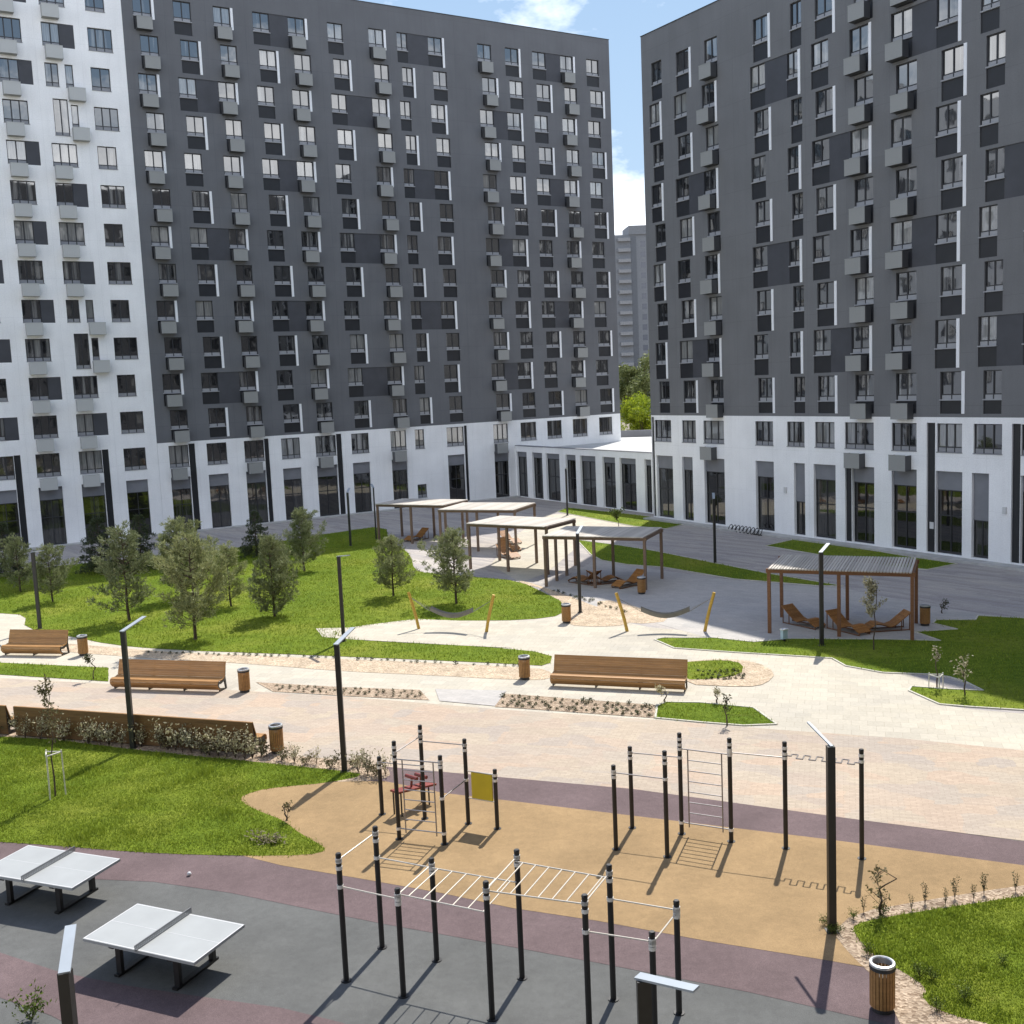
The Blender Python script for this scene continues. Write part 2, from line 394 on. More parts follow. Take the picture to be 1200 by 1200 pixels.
# light slabs of the walks through the gardens
sheet('garden_path', [(-150, 700), (-40, 705), (0, 719), (31, 720), (200, 750), (360, 745), (500, 722), (600, 720), (665, 715), (700, 722), (760, 735), (860, 745), (980, 770), (1060, 789), (1110, 806),
    (1101, 826), (1136, 831), (1330, 848), (1330, 893), (1060, 866), (905, 856), (770, 846), (590, 834), (420, 819), (270, 811), (130, 805), (0, 797), (-150, 790)], 'path', .008)
sheet('smooth_paving', [(640, 690), (700, 655), (740, 664), (860, 680), (960, 688), (990, 690), (1080, 708), (1200, 727), (1330, 745), (1330, 760), (1050, 752), (880, 755), (838, 750), (760, 728), (700, 712), (660, 702)], 'smooth', .010)
sheet('garden_path', [(575, 662), (600, 630), (640, 604), (660, 602), (770, 618), (740, 634), (680, 632), (672, 645), (640, 672), (610, 683)], 'path', .011)
PROM = sheet('promenade', [(-260, 775), (-80, 790), (0, 795), (130, 802), (270, 809), (420, 818), (590, 832), (770, 844), (905, 855), (1060, 866), (1200, 880), (1330, 893), (1330, 1004), (1200, 986), (967, 956), (740, 925), (600, 912.5), (470, 903), (300, 893), (100, 872), (0, 864), (-260, 846)], 'promenade', .014)
sheet('rubber_paving', [(430, 897), (600, 912.5), (740, 925), (967, 956), (1200, 987), (1400, 1014), (1400, 1043), (1200, 1015.5), (967, 984.5), (600, 940), (500, 929), (430, 920)], 'purple', .018)
sheet('rubber_paving', [(279, 935), (301, 926), (345, 921), (385, 917), (450, 916), (520, 930), (600, 939.5), (967, 984), (1200, 1015), (1400, 1042), (1400, 1075), (1200, 1060), (1060, 1085), (1020, 1128), (1012, 1134), (967, 1126), (830, 1104), (700, 1080), (600, 1065), (515, 1047), (420, 1030), (330, 1015), (270, 1000), (300, 960)], 'ochre', .020)
sheet('rubber_paving', [(-300, 960), (-80, 983), (60, 990), (270, 1000), (330, 1014.5), (420, 1029.5), (515, 1046.5), (600, 1064.5), (700, 1079.5), (830, 1103.5), (967, 1125.5), (1060, 1144), (1100, 1215), (880, 1164), (700, 1129), (592, 1109), (447, 1083), (360, 1065.5), (270, 1047), (180, 1034), (111, 1031), (0, 1025), (-300, 1005)], 'purple', .016)
sheet('rubber_paving', [(-300, 1004), (0, 1024), (111, 1030), (180, 1033), (270, 1046), (360, 1064.5), (447, 1082), (592, 1108), (700, 1128), (880, 1163), (1100, 1214), (1200, 1330), (900, 1600), (-300, 1600)], 'greyrub', .012)
sheet('rubber_paving', [(-300, 1085), (0, 1117), (70, 1140), (150, 1156), (230, 1168), (330, 1182), (400, 1199), (520, 1245), (560, 1330), (250, 1262), (120, 1222), (60, 1191), (0, 1170), (-300, 1130)], 'purple', .0165)
LAWN = []
def lawn(pts, z=.024, smooth=1, dens=0, blade=.05, k=True):
    p = sheet('lawn', pts, 'lawn', z, smooth); LAWN.append((p, dens, blade))
    if k: kerb(p)
    return p
front = lawn([(-260, 840), (-80, 858), (0, 864), (60, 867), (155, 879), (230, 887), (300, 893.5), (340, 898), (400, 904), (430, 909), (385, 918), (328, 923), (301, 927), (279, 936), (290, 945), (310, 954), (332, 962), (352, 978), (380, 993), (378, 1001), (330, 1004), (240, 1003), (150, 999), (60, 991), (-80, 983), (-260, 966)], dens=900, k=False)
right = lawn([(1000, 1084), (1048, 1074), (1120, 1063), (1200, 1051), (1330, 1036), (1420, 1150), (1380, 1330), (1230, 1230), (1168, 1203), (1114, 1191), (1080, 1174), (1087, 1159), (1060, 1141), (1021, 1119), (1001, 1095)], dens=1900, blade=.045, k=False)
mid = lawn([(-150, 690), (0, 672), (100, 660), (180, 654), (290, 641), (395, 624), (452, 616), (456, 636), (470, 641), (482, 652), (485, 668), (500, 672), (563, 677), (608, 681), (642, 697), (660, 706), (662, 721), (617, 727), (540, 728), (490, 727), (430, 734), (410, 739), (407, 750), (492, 755), (565, 758), (648, 766), (644, 781), (607, 779), (528, 775), (407, 770), (310, 766), (200, 762), (130, 756), (83, 746), (28, 737), (31, 721), (0, 719), (-150, 706)], dens=110, blade=.075, k=False)
sheet('garden_path', [(370, 737), (410, 736), (430, 733), (470, 728), (490, 726), (540, 728), (600, 728), (600, 760), (540, 757), (413, 750), (378, 747)], 'path', .028)
low = lawn([(770, 828), (780, 823.5), (820, 824), (883, 830), (910, 849.5), (872, 851), (820, 847), (768, 842)], smooth=0, dens=260, blade=.06)
bedr = lawn([(800, 777), (811, 776), (850, 774), (872, 779), (868, 792), (830, 797), (800, 797)], dens=140, blade=.08, k=False, z=.034)
rlawn = lawn([(767, 750), (777, 748), (837, 748), (883, 753), (905, 751), (928, 749), (1047, 750), (1102, 751.5), (1072, 741), (1122, 738), (1093, 731), (1097, 727), (1143, 727), (1146, 722), (1200, 725), (1420, 752), (1420, 860), (1200, 833), (1136, 829), (1101, 826), (1065, 810), (1068, 805), (1108, 808), (1152, 810), (1132, 800), (1112, 794), (1090, 791), (1035, 789), (991, 781), (975, 772), (910, 768), (860, 765), (790, 760)], smooth=0, dens=70, blade=.07)
st1 = lawn([(676, 633), (723, 639), (767, 646), (837, 660), (897, 672), (957, 682), (988, 687), (960, 687), (897, 682), (860, 679), (777, 665), (735, 662), (705, 657), (692, 650)], smooth=0, dens=40, blade=.08)
st2 = lawn([(653, 600), (665, 595), (723, 601), (757, 605), (808, 613.5), (780, 620), (743, 617), (700, 609)], smooth=0, dens=25, blade=.09)
st3 = lawn([(897, 640), (933, 632), (1000, 642), (1073, 654), (1122, 661), (1087, 668), (1030, 663), (957, 650)], smooth=0, dens=30, blade=.08)
# the planted borders
def bed(pts, mat, z, smooth=1): return sheet('flower_bed', pts, mat, z, smooth)
bed([(976, 1094), (1000, 1071), (1084, 1056), (1200, 1038), (1330, 1022), (1450, 1150), (1390, 1345), (1180, 1262), (1060, 1212), (1046, 1182), (1028, 1150), (993, 1116)], 'mulch', .0215)
bed([(260, 884), (340, 886), (420, 893), (455, 900), (458, 912), (430, 916), (385, 917), (400, 905), (340, 899), (260, 891)], 'mulch', .0225)
bed([(-60, 853), (0, 858), (100, 866), (200, 876), (300, 886), (298, 894), (200, 885), (60, 869), (-60, 862)], 'mulch', .021, 0)
b_low = bed([(583, 813), (600, 814), (770, 827), (768, 842), (600, 830), (580, 829)], 'mulch', .024, 0)
b_left = bed([(300, 800), (405, 806), (492, 809), (503, 821), (410, 816.5), (320, 811)], 'mulch', .024, 0)
sheet('grass_strip', [(-150, 770), (0, 777), (127, 783), (127, 799), (0, 791), (-150, 783)], 'lawn', .026, 0); LAWN.append(([at(*q) for q in [(-150, 770), (0, 777), (127, 783), (127, 799), (0, 791), (-150, 783)]], 110, .08))
sheet('manhole_slab', [(510, 808), (594, 810), (580, 828), (515, 822)], 'smooth', .0265)
bed([(40, 752), (100, 756), (200, 765), (310, 769), (407, 773), (528, 778), (607, 782), (644, 785), (648, 797), (602, 797), (510, 792), (400, 787), (290, 778), (180, 772), (60, 763)], 'pebble', .018)
bed([(660, 722), (640, 690), (605, 684), (612, 680), (660, 696), (700, 712), (740, 724), (735, 733), (700, 735), (665, 733)], 'pebble', .020)
bed([(796, 776), (850, 772.5), (886, 776), (910, 789), (898, 802), (875, 806), (796, 802)], 'pebble', .026)
bed([(700, 700), (760, 715), (790, 728), (740, 732), (700, 722)], 'pebble', .013)
o = KERB.build('kerb', M['kerb']); o['kind'] = 'structure'
# ------------------------------------------------------------------ grass blades (nobody could count them)
V = []
for p, dens, bl in LAWN:
    if not dens: continue
    x, y = sample(p, dens); x = x + rng.normal(0, .05, len(x)); y = y + rng.normal(0, .05, len(y))
    dist = np.hypot(x, y); k = (dist < 130) & (np.abs(x) < .52 * y + 1.5)
    x, y = x[k], y[k]; n = len(x)
    clump = .55 + .9 * (np.sin(x * 1.9 + np.sin(y * 1.3) * 2) * np.sin(y * 2.3 + np.sin(x * .9)) * .5 + .5)
    if dens >= 900:
        ci = rng.integers(0, n, 46); rad = rng.uniform(.1, .38, 46) * (900 / dens) ** .7
        for a_, r_ in zip(ci, rad): clump[np.hypot(x - x[a_], y - y[a_]) < r_] *= 1.6
    hh = bl * rng.uniform(.4, 1.5, n) * clump; a = rng.uniform(0, 2 * np.pi, n); w = bl * .24 * rng.uniform(.6, 1.4, n)
    lean = rng.uniform(0, .9, n) * hh; b = rng.uniform(0, 2 * np.pi, n)
    z = np.full(n, .02)
    P0 = np.stack([x - np.cos(a) * w, y - np.sin(a) * w, z], 1); P1 = np.stack([x + np.cos(a) * w, y + np.sin(a) * w, z], 1)
    P2 = np.stack([x + np.cos(b) * lean, y + np.sin(b) * lean, z + hh], 1)
    V.append(np.stack([P0, P1, P2], 1).reshape(-1, 3))
me = tri_mesh('grass', np.concatenate(V)); me.materials.append(M['grass'])
tag(link('grass', me), 'short bright green grass growing over the lawns', 'grass', kind='stuff')
# ------------------------------------------------------------------ buildings
FLH = 2.95
def facade(mb, s0, s1, z0, z1, ops, depth, y=0.0):
    xs = sorted({s0, s1, *[v for o in ops for v in o[:2] if s0 < v < s1]}); zs = sorted({z0, z1, *[v for o in ops for v in o[2:4] if z0 < v < z1]})
    xs, zs = np.array(xs), np.array(zs); nx, nz = len(xs) - 1, len(zs) - 1
    cx, cz = (xs[:-1] + xs[1:]) / 2, (zs[:-1] + zs[1:]) / 2; hole = np.zeros((nx, nz), bool)
    for a, b, c_, d in [o[:4] for o in ops]: hole |= ((cx > a) & (cx < b))[:, None] & ((cz > c_) & (cz < d))[None, :]
    for i in range(nx):
        j = 0
        while j < nz:
            if hole[i, j]: j += 1; continue
            k = j
            while k + 1 < nz and not hole[i, k + 1]: k += 1
            mb.quad((xs[i], y, zs[j]), (xs[i + 1], y, zs[j]), (xs[i + 1], y, zs[k + 1]), (xs[i], y, zs[k + 1])); j = k + 1
        for j in range(nz):
            if not hole[i, j]: continue
            a, b, c_, d = xs[i], xs[i + 1], zs[j], zs[j + 1]
            if i == 0 or not hole[i - 1, j]: mb.quad((a, y, c_), (a, y, d), (a, y + depth, d), (a, y + depth, c_))
            if i == nx - 1 or not hole[i + 1, j]: mb.quad((b, y, d), (b, y, c_), (b, y + depth, c_), (b, y + depth, d))
            if j == 0 or not hole[i, j - 1]: mb.quad((a, y, c_), (a, y + depth, c_), (b, y + depth, c_), (b, y, c_))
            if j == nz - 1 or not hole[i, j + 1]: mb.quad((a, y, d), (b, y, d), (b, y + depth, d), (a, y + depth, d))
def window_frame(mb, w, h, low, n=2, ox=0, oz=0, tr=.34, dy=0):
    f = .055; y0, y1 = .10 + dy, .17 + dy
    mb.box(ox, y0, oz + low, ox + f, y1, oz + h); mb.box(ox + w - f, y0, oz + low, ox + w, y1, oz + h)
    mb.box(ox + f, y0, oz + low, ox + w - f, y1, oz + low + f); mb.box(ox + f, y0, oz + h - f, ox + w - f, y1, oz + h)
    for i in range(1, n):
        x = ox + w * i / n; mb.box(x - .04, y0 + .004, oz + low + f, x + .04, y1, oz + h - f)
    if tr: mb.box(ox + f, y0 + .008, oz + low + tr - .03, ox + w - f, y1, oz + low + tr + .03)
def window_pane(mb, w, h, low, ox=0, oz=0, dy=0):
    y = .15 + dy; mb.quad((ox, y, oz + low), (ox + w, y, oz + low), (ox + w, y, oz + h), (ox, y, oz + h))
def lower_panel(mb, w, low, ox=0, oz=0, dy=0):
    mb.box(ox, .07 + dy, oz, ox + w, .2 + dy, oz + low - .004)
def sill(mb, w, low, ox=0, oz=0):
    mb.box(ox - .03, -.035, oz + low, ox + w + .03, .098, oz + low + (.07 if low else .05)); mb.box(ox + .06, .105, oz + low + .06, ox + w - .06, .145, oz + low + .30)
CACHE = {}
def cached(key, fn, name, mats):
    if key not in CACHE:
        mb = MB(); fn(mb); CACHE[key] = mb.mesh(name, mats)
    return CACHE[key]
def place_windows(root, items, limit=100):
    """items: (s, z, w, h, low, n, glass) ; the nearest ones are parts, the rest one part"""
    T = root.matrix_basis
    items = sorted(items, key=lambda q: (T @ Vector((q[0], 0, q[1])) - Vector((0, 0, CH))).length + (1000 if q[0] < -13 or (len(q) > 7 and q[7]) else 0))
    rest = MB()
    for i, q in enumerate(items):
        s_, z, w, h, low, n, gl = q[:7]
        w, h = round(w, 2), round(h, 2); tr = .34 if h - low < 2.2 else .0
        if i < limit:
            o = link('window', cached(('f', w, h, low, n), lambda mb: window_frame(mb, w, h, low, n, tr=tr), 'window', [M['frame']]), root, (s_, 0, z))
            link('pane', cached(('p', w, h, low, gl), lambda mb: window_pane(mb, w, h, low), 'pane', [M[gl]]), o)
            link('sill', cached(('s', w, low, gl), lambda mb: sill(mb, w, low), 'sill', [M['sill'] if low else M['sill_grey']]), o)
            if low: link('lower_panel', cached(('l', w, low), lambda mb: lower_panel(mb, w, low), 'lower_panel', [M['dark_panel_and_shade']]), o)
        else:
            window_frame(rest.mat(0), w, h, low, n, s_, z, tr); window_pane(rest.mat(1), w, h, low, s_, z)
            sill(rest.mat(3), w, low, s_, z)
            if low: lower_panel(rest.mat(2), w, low, s_, z)
    if rest.f: rest.build('window', [M['frame'], M['glass'], M['dark_panel_and_shade'], M['sill']], root)['kind'] = 'stuff'
def basket_mesh(mat):
    def f(mb):
        w, d, h, t = 1.2, .58, .92, .03
        mb.box(0, -d, 0, w, -d + t, h)
        mb.mat(1); mb.box(0, -d + t, 0, t, -.006, h); mb.box(w - t, -d + t, 0, w, -.006, h); mb.box(t, -d + t, 0, w - t, -.006, t)
        mb.box(.16, -d + .12, .06, w - .16, -.12, .70)
        mb.mat(0); mb.box(-.015, -d - .012, h, w + .015, -d + .03, h + .035)
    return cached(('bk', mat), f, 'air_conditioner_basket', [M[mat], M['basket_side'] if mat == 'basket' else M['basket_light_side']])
def fins(root, lst):
    for s_, z, h in lst:
        link('white_strip', cached(('fin', round(h, 2)), lambda mb: mb.box(0, -.035, 0, .2, .01, h), 'white_strip', [M['white_fin']]), root, (s_, 0, z))
def infills(root, lst):
    for a, b, z0, z1 in lst:
        mb = MB(); mb.box(a, .05, z0, b, .19, z1); mb.build('infill_panel', M['infill'], root)
def shop(root, s0, s1, z0, z1, panel=.95, n=2, door=False):
    """tall ground floor glazing: bars, glass and the grey panel over it"""
    mb = MB(); w = s1 - s0; zt = z1 - panel; f = .06
    for x in (s0, s1 - f): mb.box(x, .22, z0, x + f, .3, zt)
    mb.box(s0 + f, .22, z0, s1 - f, .3, z0 + .12); mb.box(s0 + f, .22, zt - f, s1 - f, .3, zt)
    for i in range(1, n): x = s0 + w * i / n; mb.box(x - .03, .224, z0 + .12, x + .03, .3, zt - f)
    mb.box(s0 + f, .228, z0 + 2.2, s1 - f, .3, z0 + 2.27)
    o = mb.build('shop_window', M['frame'], root)
    mb = MB(); mb.quad((s0, .27, z0), (s1, .27, z0), (s1, .27, zt), (s0, .27, zt)); mb.build('pane', M['shop_glass'], o)
    if panel: mb = MB(); mb.box(s0, .18, zt + .004, s1, .31, z1); mb.build('header_panel', M['grey_panel'], o)
def recess_shade_strip(root, s0, s1, z0, z1):
    mb = MB(); mb.box(s0, .12, z0, s1, .34, z1); mb.build('dark_panel_and_shade', M['dark_panel_and_shade'], root)  # flat dark strip painted in place of a deep recess's shaded side wall
def shell(root, s0, s1, z0, z1, depth, mat, y0=.34):
    # the side and back walls behind the facade
    mb = MB()
    mb.quad((s0, 0, z0), (s0, 0, z1), (s0, depth, z1), (s0, depth, z0)); mb.quad((s1, 0, z0), (s1, depth, z0), (s1, depth, z1), (s1, 0, z1))
    mb.quad((s0, depth, z0), (s0, depth, z1), (s1, depth, z1), (s1, depth, z0))
    mb.quad((s0, y0, z0), (s1, y0, z0), (s1, y0, z1), (s0, y0, z1))
    mb.build('side_wall', M[mat], root)
def roof(root, s0, s1, z, depth, mat='grey_wall'):
    mb = MB(); mb.quad((s0, .3, z - .5), (s1, .3, z - .5), (s1, depth - .3, z - .5), (s0, depth - .3, z - .5))
    for a in ((s0, .002, s1, .3), (s0, depth - .3, s1, depth), (s0, .3, s0 + .3, depth - .3), (s1 - .3, .3, s1, depth - .3)): mb.box(a[0], a[1], z - .7, a[2], a[3], z - .001)
    mb.build('roof', M['roof'], root)
    mb = MB(); mb.box(s0 - .03, -.04, z, s1 + .03, .33, z + .05); mb.box(s0 - .03, depth - .33, z, s1 + .03, depth + .03, z + .05)
    mb.box(s0 - .03, .33, z, s0 + .3, depth - .33, z + .05); mb.box(s1 - .3, .33, z, s1 + .03, depth - .33, z + .05)
    mb.build('parapet_cap', M['frame'], root)
GO, GY = (-28.707, 88.872), R(31.191)
BO, BY = (11.216, 85.497), R(-58.809)
# ---- dark grey building on the left
G = empty('apartment_building', 'long dark grey apartment block with a white base, behind the pine lawn', 'building', (*GO, 0), GY)
ZB, ZR, LG = 7.5, 44.7, 47.2
gcol = [('A', .85, 1.42, 1, 1), ('B', 4.0, 1.42, 0, 0), ('C', 7.22, 1.4, 1, 1), ('D', 10.5, 1.45, 0, 0), ('E', 13.55, 1.5, 1, 1), ('F', 17.1, 1.42, 0, 0), ('G', 20.95, 1.42, 1, 1), ('H', 23.68, 1.05, 0, 0), ('I', 26.8, 1.42, 1, 0),
        ('J', 31.95, 1.5, 0, 1), ('K', 34.95, 1.48, 1, 0), ('L', 38.0, 1.55, 0, 0), ('M', 41.25, 1.48, 1, 1), ('N', 44.35, 1.5, 0, 0)]
wins, fin_l, inf_l, ops, bas = [], [], [], [], []
for r in range(1, 13):
    zt = 16.03 + FLH * (10 - r); row = {}
    for nm, s_, w, odd, bk in gcol:
        strip = (r % 2 == 1) == bool(odd)
        # odd columns carry the strip on the left position, even ones on the right
        sh = (0 if strip else .38) if odd else (.38 if strip else 0)
        a = s_ + sh; h = 2.6; low = 1.0
        if r == 12: h, low = 2.42, .82
        z = zt - h; row[nm] = (a, a + w)
        wins.append((a, z, w, h, low, 2, 'glass')); ops.append((a, a + w, z, zt))
        if strip: fin_l.append((a + w + .03, zt - (1.72 if bk else h), 1.72 if bk else h))
        if bk: bas.append((a + .12, zt - 2.66))
    for (p, q, k) in (('D', 'E', 1), ('H', 'I', 1), ('L', 'M', 1), ('B', 'C', 3), ('F', 'G', 3), ('J', 'K', 3)):
        if r % 4 == k:
            a, b = row[p][1], row[q][0]; inf_l.append((a, b, zt - 2.6, zt)); ops.append((a, b, zt - 2.6, zt))
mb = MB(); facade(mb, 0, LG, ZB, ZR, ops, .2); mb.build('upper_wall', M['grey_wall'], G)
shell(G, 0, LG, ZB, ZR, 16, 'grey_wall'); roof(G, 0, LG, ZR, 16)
base = [('A', .9, 2.5), ('B', 4.02, 5.72), ('C', 7.22, 8.96), ('D', 10.5, 12.2), ('E', 13.63, 15.56), ('F', 17.05, 18.75), ('G', 20.9, 22.5), ('H', 23.4, 24.36), ('I', 26.74, 28.58), ('J', 31.85, 33.5), ('K', 34.97, 36.8), ('L', 38.1, 39.85), ('M', 41.2, 43.0), ('N', 44.48, 46.16)]
ops2 = []
for nm, a, b in base:
    wins.append((a, 5.4, b - a, 1.82, 0, 2 if b - a < 1.5 else 3, 'glass')); ops2.append((a, b, 5.4, 7.22))
    if nm not in 'HKLMN': ops2.append((a, b, .06, 4.6)); shop(G, a, b, .06, 4.6, 1.0, 2)
ops2.append((23.4, 24.36, .82, 2.1)); wins.append((23.4, .82, .96, 1.28, 0, 2, 'glass'))
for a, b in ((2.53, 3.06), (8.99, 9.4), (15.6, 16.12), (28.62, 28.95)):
    ops2.append((a, b, .06, 7.3)); recess_shade_strip(G, a, b, .06, 7.3)
for a in (.95, 7.35, 13.8, 21.0, 31.9): bas.append((a, 4.42))
mb = MB(); facade(mb, 0, LG, -.2, ZB, ops2, .35); mb.build('base_wall', M['white_wall'], G); shell(G, 0, LG, -.2, ZB, 15.98, 'white_wall', .355)
place_windows(G, wins); fins(G, fin_l); infills(G, inf_l)
for s_, z in bas: link('air_conditioner_basket', basket_mesh('basket'), G, (s_, 0, z))
# ---- white building on the far left
W = empty('apartment_building', 'white apartment block adjoining the dark grey one, at the left edge', 'building', (*GO, 0), GY)
wins, ops, inf_l, bas = [], [], [], []
def wwin(a, b, zt, h=1.75, n=None): wins.append((a, zt - h, b - a, h, 0, n or (3 if b - a > 1.6 else 2), 'glass')); ops.append((a, b, zt - h, zt))
w2 = {1: '3', 2: 'P', 3: 'S', 4: 'T', 5: '3', 6: 'P', 7: '3', 8: 'P', 9: 'S', 10: 'T', 11: '3', 12: 'P'}
for r in range(1, 13):
    zt = 13.13 + FLH * (11 - r)
    wwin(-2.7, -.9 if r % 2 == 0 else -1.28, zt)
    k = w2[r]
    if k == '3': wwin(-6.02, -4.2, zt); bas.append((-5.95, zt - 2.72))
    if k == 'P': wwin(-6.02, -4.75, zt); inf_l.append((-4.75, -3.7, zt - 1.75, zt)); ops.append(inf_l[-1][:2] + (zt - 1.75, zt)); bas.append((-5.9, zt - 2.72))
    if k == 'S': wwin(-6.02, -5.06, zt); wwin(-4.58, -4.0, zt, n=1); bas.append((-4.5, zt - 2.72))
    if k == 'T': wwin(-5.66, -4.58, zt + .35, 2.75, 2); wwin(-4.38, -3.86, zt, n=1); bas.append((-4.45, zt - 2.72))
    for base_, par in ((-9.2, 0), (-12.55, 1), (-16.6, 0), (-20, 1), (-24, 0), (-28, 1), (-32, 0), (-36, 1), (-40, 0), (-44, 1), (-48, 0)):
        if r % 2 == par: wwin(base_, base_ + 1.76, zt)
        else: wwin(base_, base_ + 1.35, zt); inf_l.append((base_ + 1.35, base_ + 2.3, zt - 1.75, zt)); ops.append(inf_l[-1])
        if base_ in (-9.2, -16.6, -24): bas.append((base_ + .1, zt - 2.72))
for a, b, st in ((-2.68, -.95, 0), (-6.08, -4.35, .53), (-9.24, -7.5, 0), (-12.5, -10.8, .5), (-16, -14.3, 0), (-20, -18.3, 0), (-24, -22.3, 0), (-28, -26.3, 0)):
    wwin(a, b, 7.25, 1.8, 3); ops.append((a, b, .02, 4.65)); shop(W, a, b, .02, 4.65, 1.0, 2)
    if st: ops.append((b + .02, b + st, .02, 7.28)); recess_shade_strip(W, b + .02, b + st, .02, 7.28)
bas += [(-5.95, 4.45), (-9.1, 4.45)]
mb = MB(); facade(mb, -55, -.012, -.2, ZR, ops, .35); mb.build('wall', M['white_wall'], W); shell(W, -55, -.012, -.2, ZR - .02, 16, 'white_wall', .355); roof(W, -55, -.05, ZR, 16, 'white_wall')
vis = [q for q in wins]
place_windows(W, vis, 72)
infills(W, [q for q in inf_l if q[0] > -13.5])
mb = MB()
for a, b, z0, z1 in [q for q in inf_l if q[0] <= -13.5]: mb.box(a, .05, z0, b, .19, z1)
mb.build('infill_panel', M['infill'], W)
for s_, z in bas: link('air_conditioner_basket', basket_mesh('basket_light'), W, (s_, 0, z))
# ---- dark grey building on the right
B = empty('apartment_building', 'dark grey apartment block with a white base on the right, facing left', 'building', (*BO, 0), BY)
ZB, ZR, LB = 8.18, 36.6, 46.0
bcol = [('a', .8, 1.2, 0, 0), ('b', 3.64, 1.4, 1, 0), ('c', 6.68, 1.32, 0, 1), ('d', 11.5, 1.34, 1, 0), ('e', 14.83, .95, 0, 0), ('f', 16.91, 1.4, 1, 0), ('g', 19.98, 1.42, 0, 1), ('h', 23.04, 1.45, 2, 1), ('i', 26.12, 1.4, 3, 0), ('j', 28.92, 1.12, 2, 0),
        ('k', 31.6, 1.4, 0, 0), ('l', 35.4, 1.4, 1, 0), ('m', 39, 1.4, 0, 1)]
wins, fin_l, inf_l, ops, bas = [], [], [], [], []
for r in range(1, 10):
    zt = 10.78 + FLH * (9 - r); row = {}
    for nm, s_, w, odd, bk in bcol:
        ev = r % 2 == 0
        if odd == 0: strip, sh = ev, 0 if ev else .34
        elif odd == 1: strip, sh = not ev, 0 if ev else .34
        else: strip, sh = odd == 3, 0 if ev else .36
        a = s_ + sh; h, low = 2.75, 1.08
        if r == 9: h, low = 2.4, .75
        z = zt - h; row[nm] = (a, a + w)
        wins.append((a, z, w, h, low, 2, 'glass', nm in 'lm')); ops.append((a, a + w, z, zt))
        if strip: fin_l.append((a + w + .03, z, h))
        if bk: bas.append((a + .05, zt - 2.72))
    for p, q, rows in (('b', 'c', (4, 8)), ('f', 'g', (4, 8)), ('d', 'e', (2, 6)), ('h', 'i', (2, 6)), ('j', 'k', (1, 5, 8))):
        if r in rows:
            a, b = row[p][1], row[q][0]; inf_l.append((a, b, zt - 2.75, zt)); ops.append(inf_l[-1])
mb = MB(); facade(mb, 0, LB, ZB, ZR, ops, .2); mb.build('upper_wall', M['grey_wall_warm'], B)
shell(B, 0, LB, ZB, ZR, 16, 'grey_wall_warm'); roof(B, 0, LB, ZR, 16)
ops2 = []
for nm, a, b, sa, sb, pn in [('a', .42, 2.4, .55, 2.5, 1.0), ('b', 3.69, 5.25, 3.6, 4.8, 1.0), ('c', 6.1, 8.3, 6.1, 8.28, 1.0), ('d', 11.48, 13.18, 11.44, 13.2, 1.1), ('e', 14.47, 16.03, 15.05, 16.03, 2.6), ('f', 16.95, 18.6, 16.8, 18.66, 1.0), ('g', 19.45, 21.72, 20.0, 21.75, 1.0), ('h', 23.08, 24.87, 23.07, 24.88, 1.0), ('i', 26.28, 27.95, 26.2, 27.98, 1.1), ('j', 28.69, 30.46, 28.6, 29.68, 2.7), ('k', 31.6, 33.3, 31.6, 33.3, .9), ('l', 36, 37.8, 36, 37.8, 1), ('m', 40, 41.8, 40, 41.8, 1)]:
    wins.append((a, 6.12, b - a, 1.7, 0, 3, 'glass', nm in 'lm')); ops2.append((a, b, 6.12, 7.82)); ops2.append((sa, sb, .22, 5.06)); shop(B, sa, sb, .22, 5.06, pn, 2)
for a, b, z1 in ((.02, .34, 8.05), (25.58, 26.16, 7.85), (31.05, 31.57, 7.85), (19.45, 19.96, 5.06)): ops2.append((a, b, .22, z1)); recess_shade_strip(B, a, b, .22, z1)
for a in (6.3, 19.85, 23.3): bas.append((a, 4.98))
mb = MB(); facade(mb, 0, LB, -.2, ZB, ops2, .35); mb.build('base_wall', M['white_wall'], B); shell(B, 0, LB, -.2, ZB, 15.98, 'white_wall', .355)
place_windows(B, wins); fins(B, fin_l); infills(B, inf_l)
for s_, z in bas: link('air_conditioner_basket', basket_mesh('basket'), B, (s_, 0, z))
for s_, z in ((14.2, 3.0), (30.6, 2.9)):
    mb = MB(); mb.box(s_, -.12, z, s_ + .2, .002, z + .38); mb.build('wall_lamp', M['line'], B)
mb = MB(); mb.box(25.72, .1, 1.6, 26.0, .125, 2.0); mb.build('notice', M['line'], B)
mb = MB(); mb.box(-.2, -.9, -.1, LB, -.01, .14); mb.build('plinth', M['concrete'], B)
mb = MB(); mb.box(-55, -.8, -.1, LG - 13, -.01, .1); mb.build('plinth', M['concrete'], W)
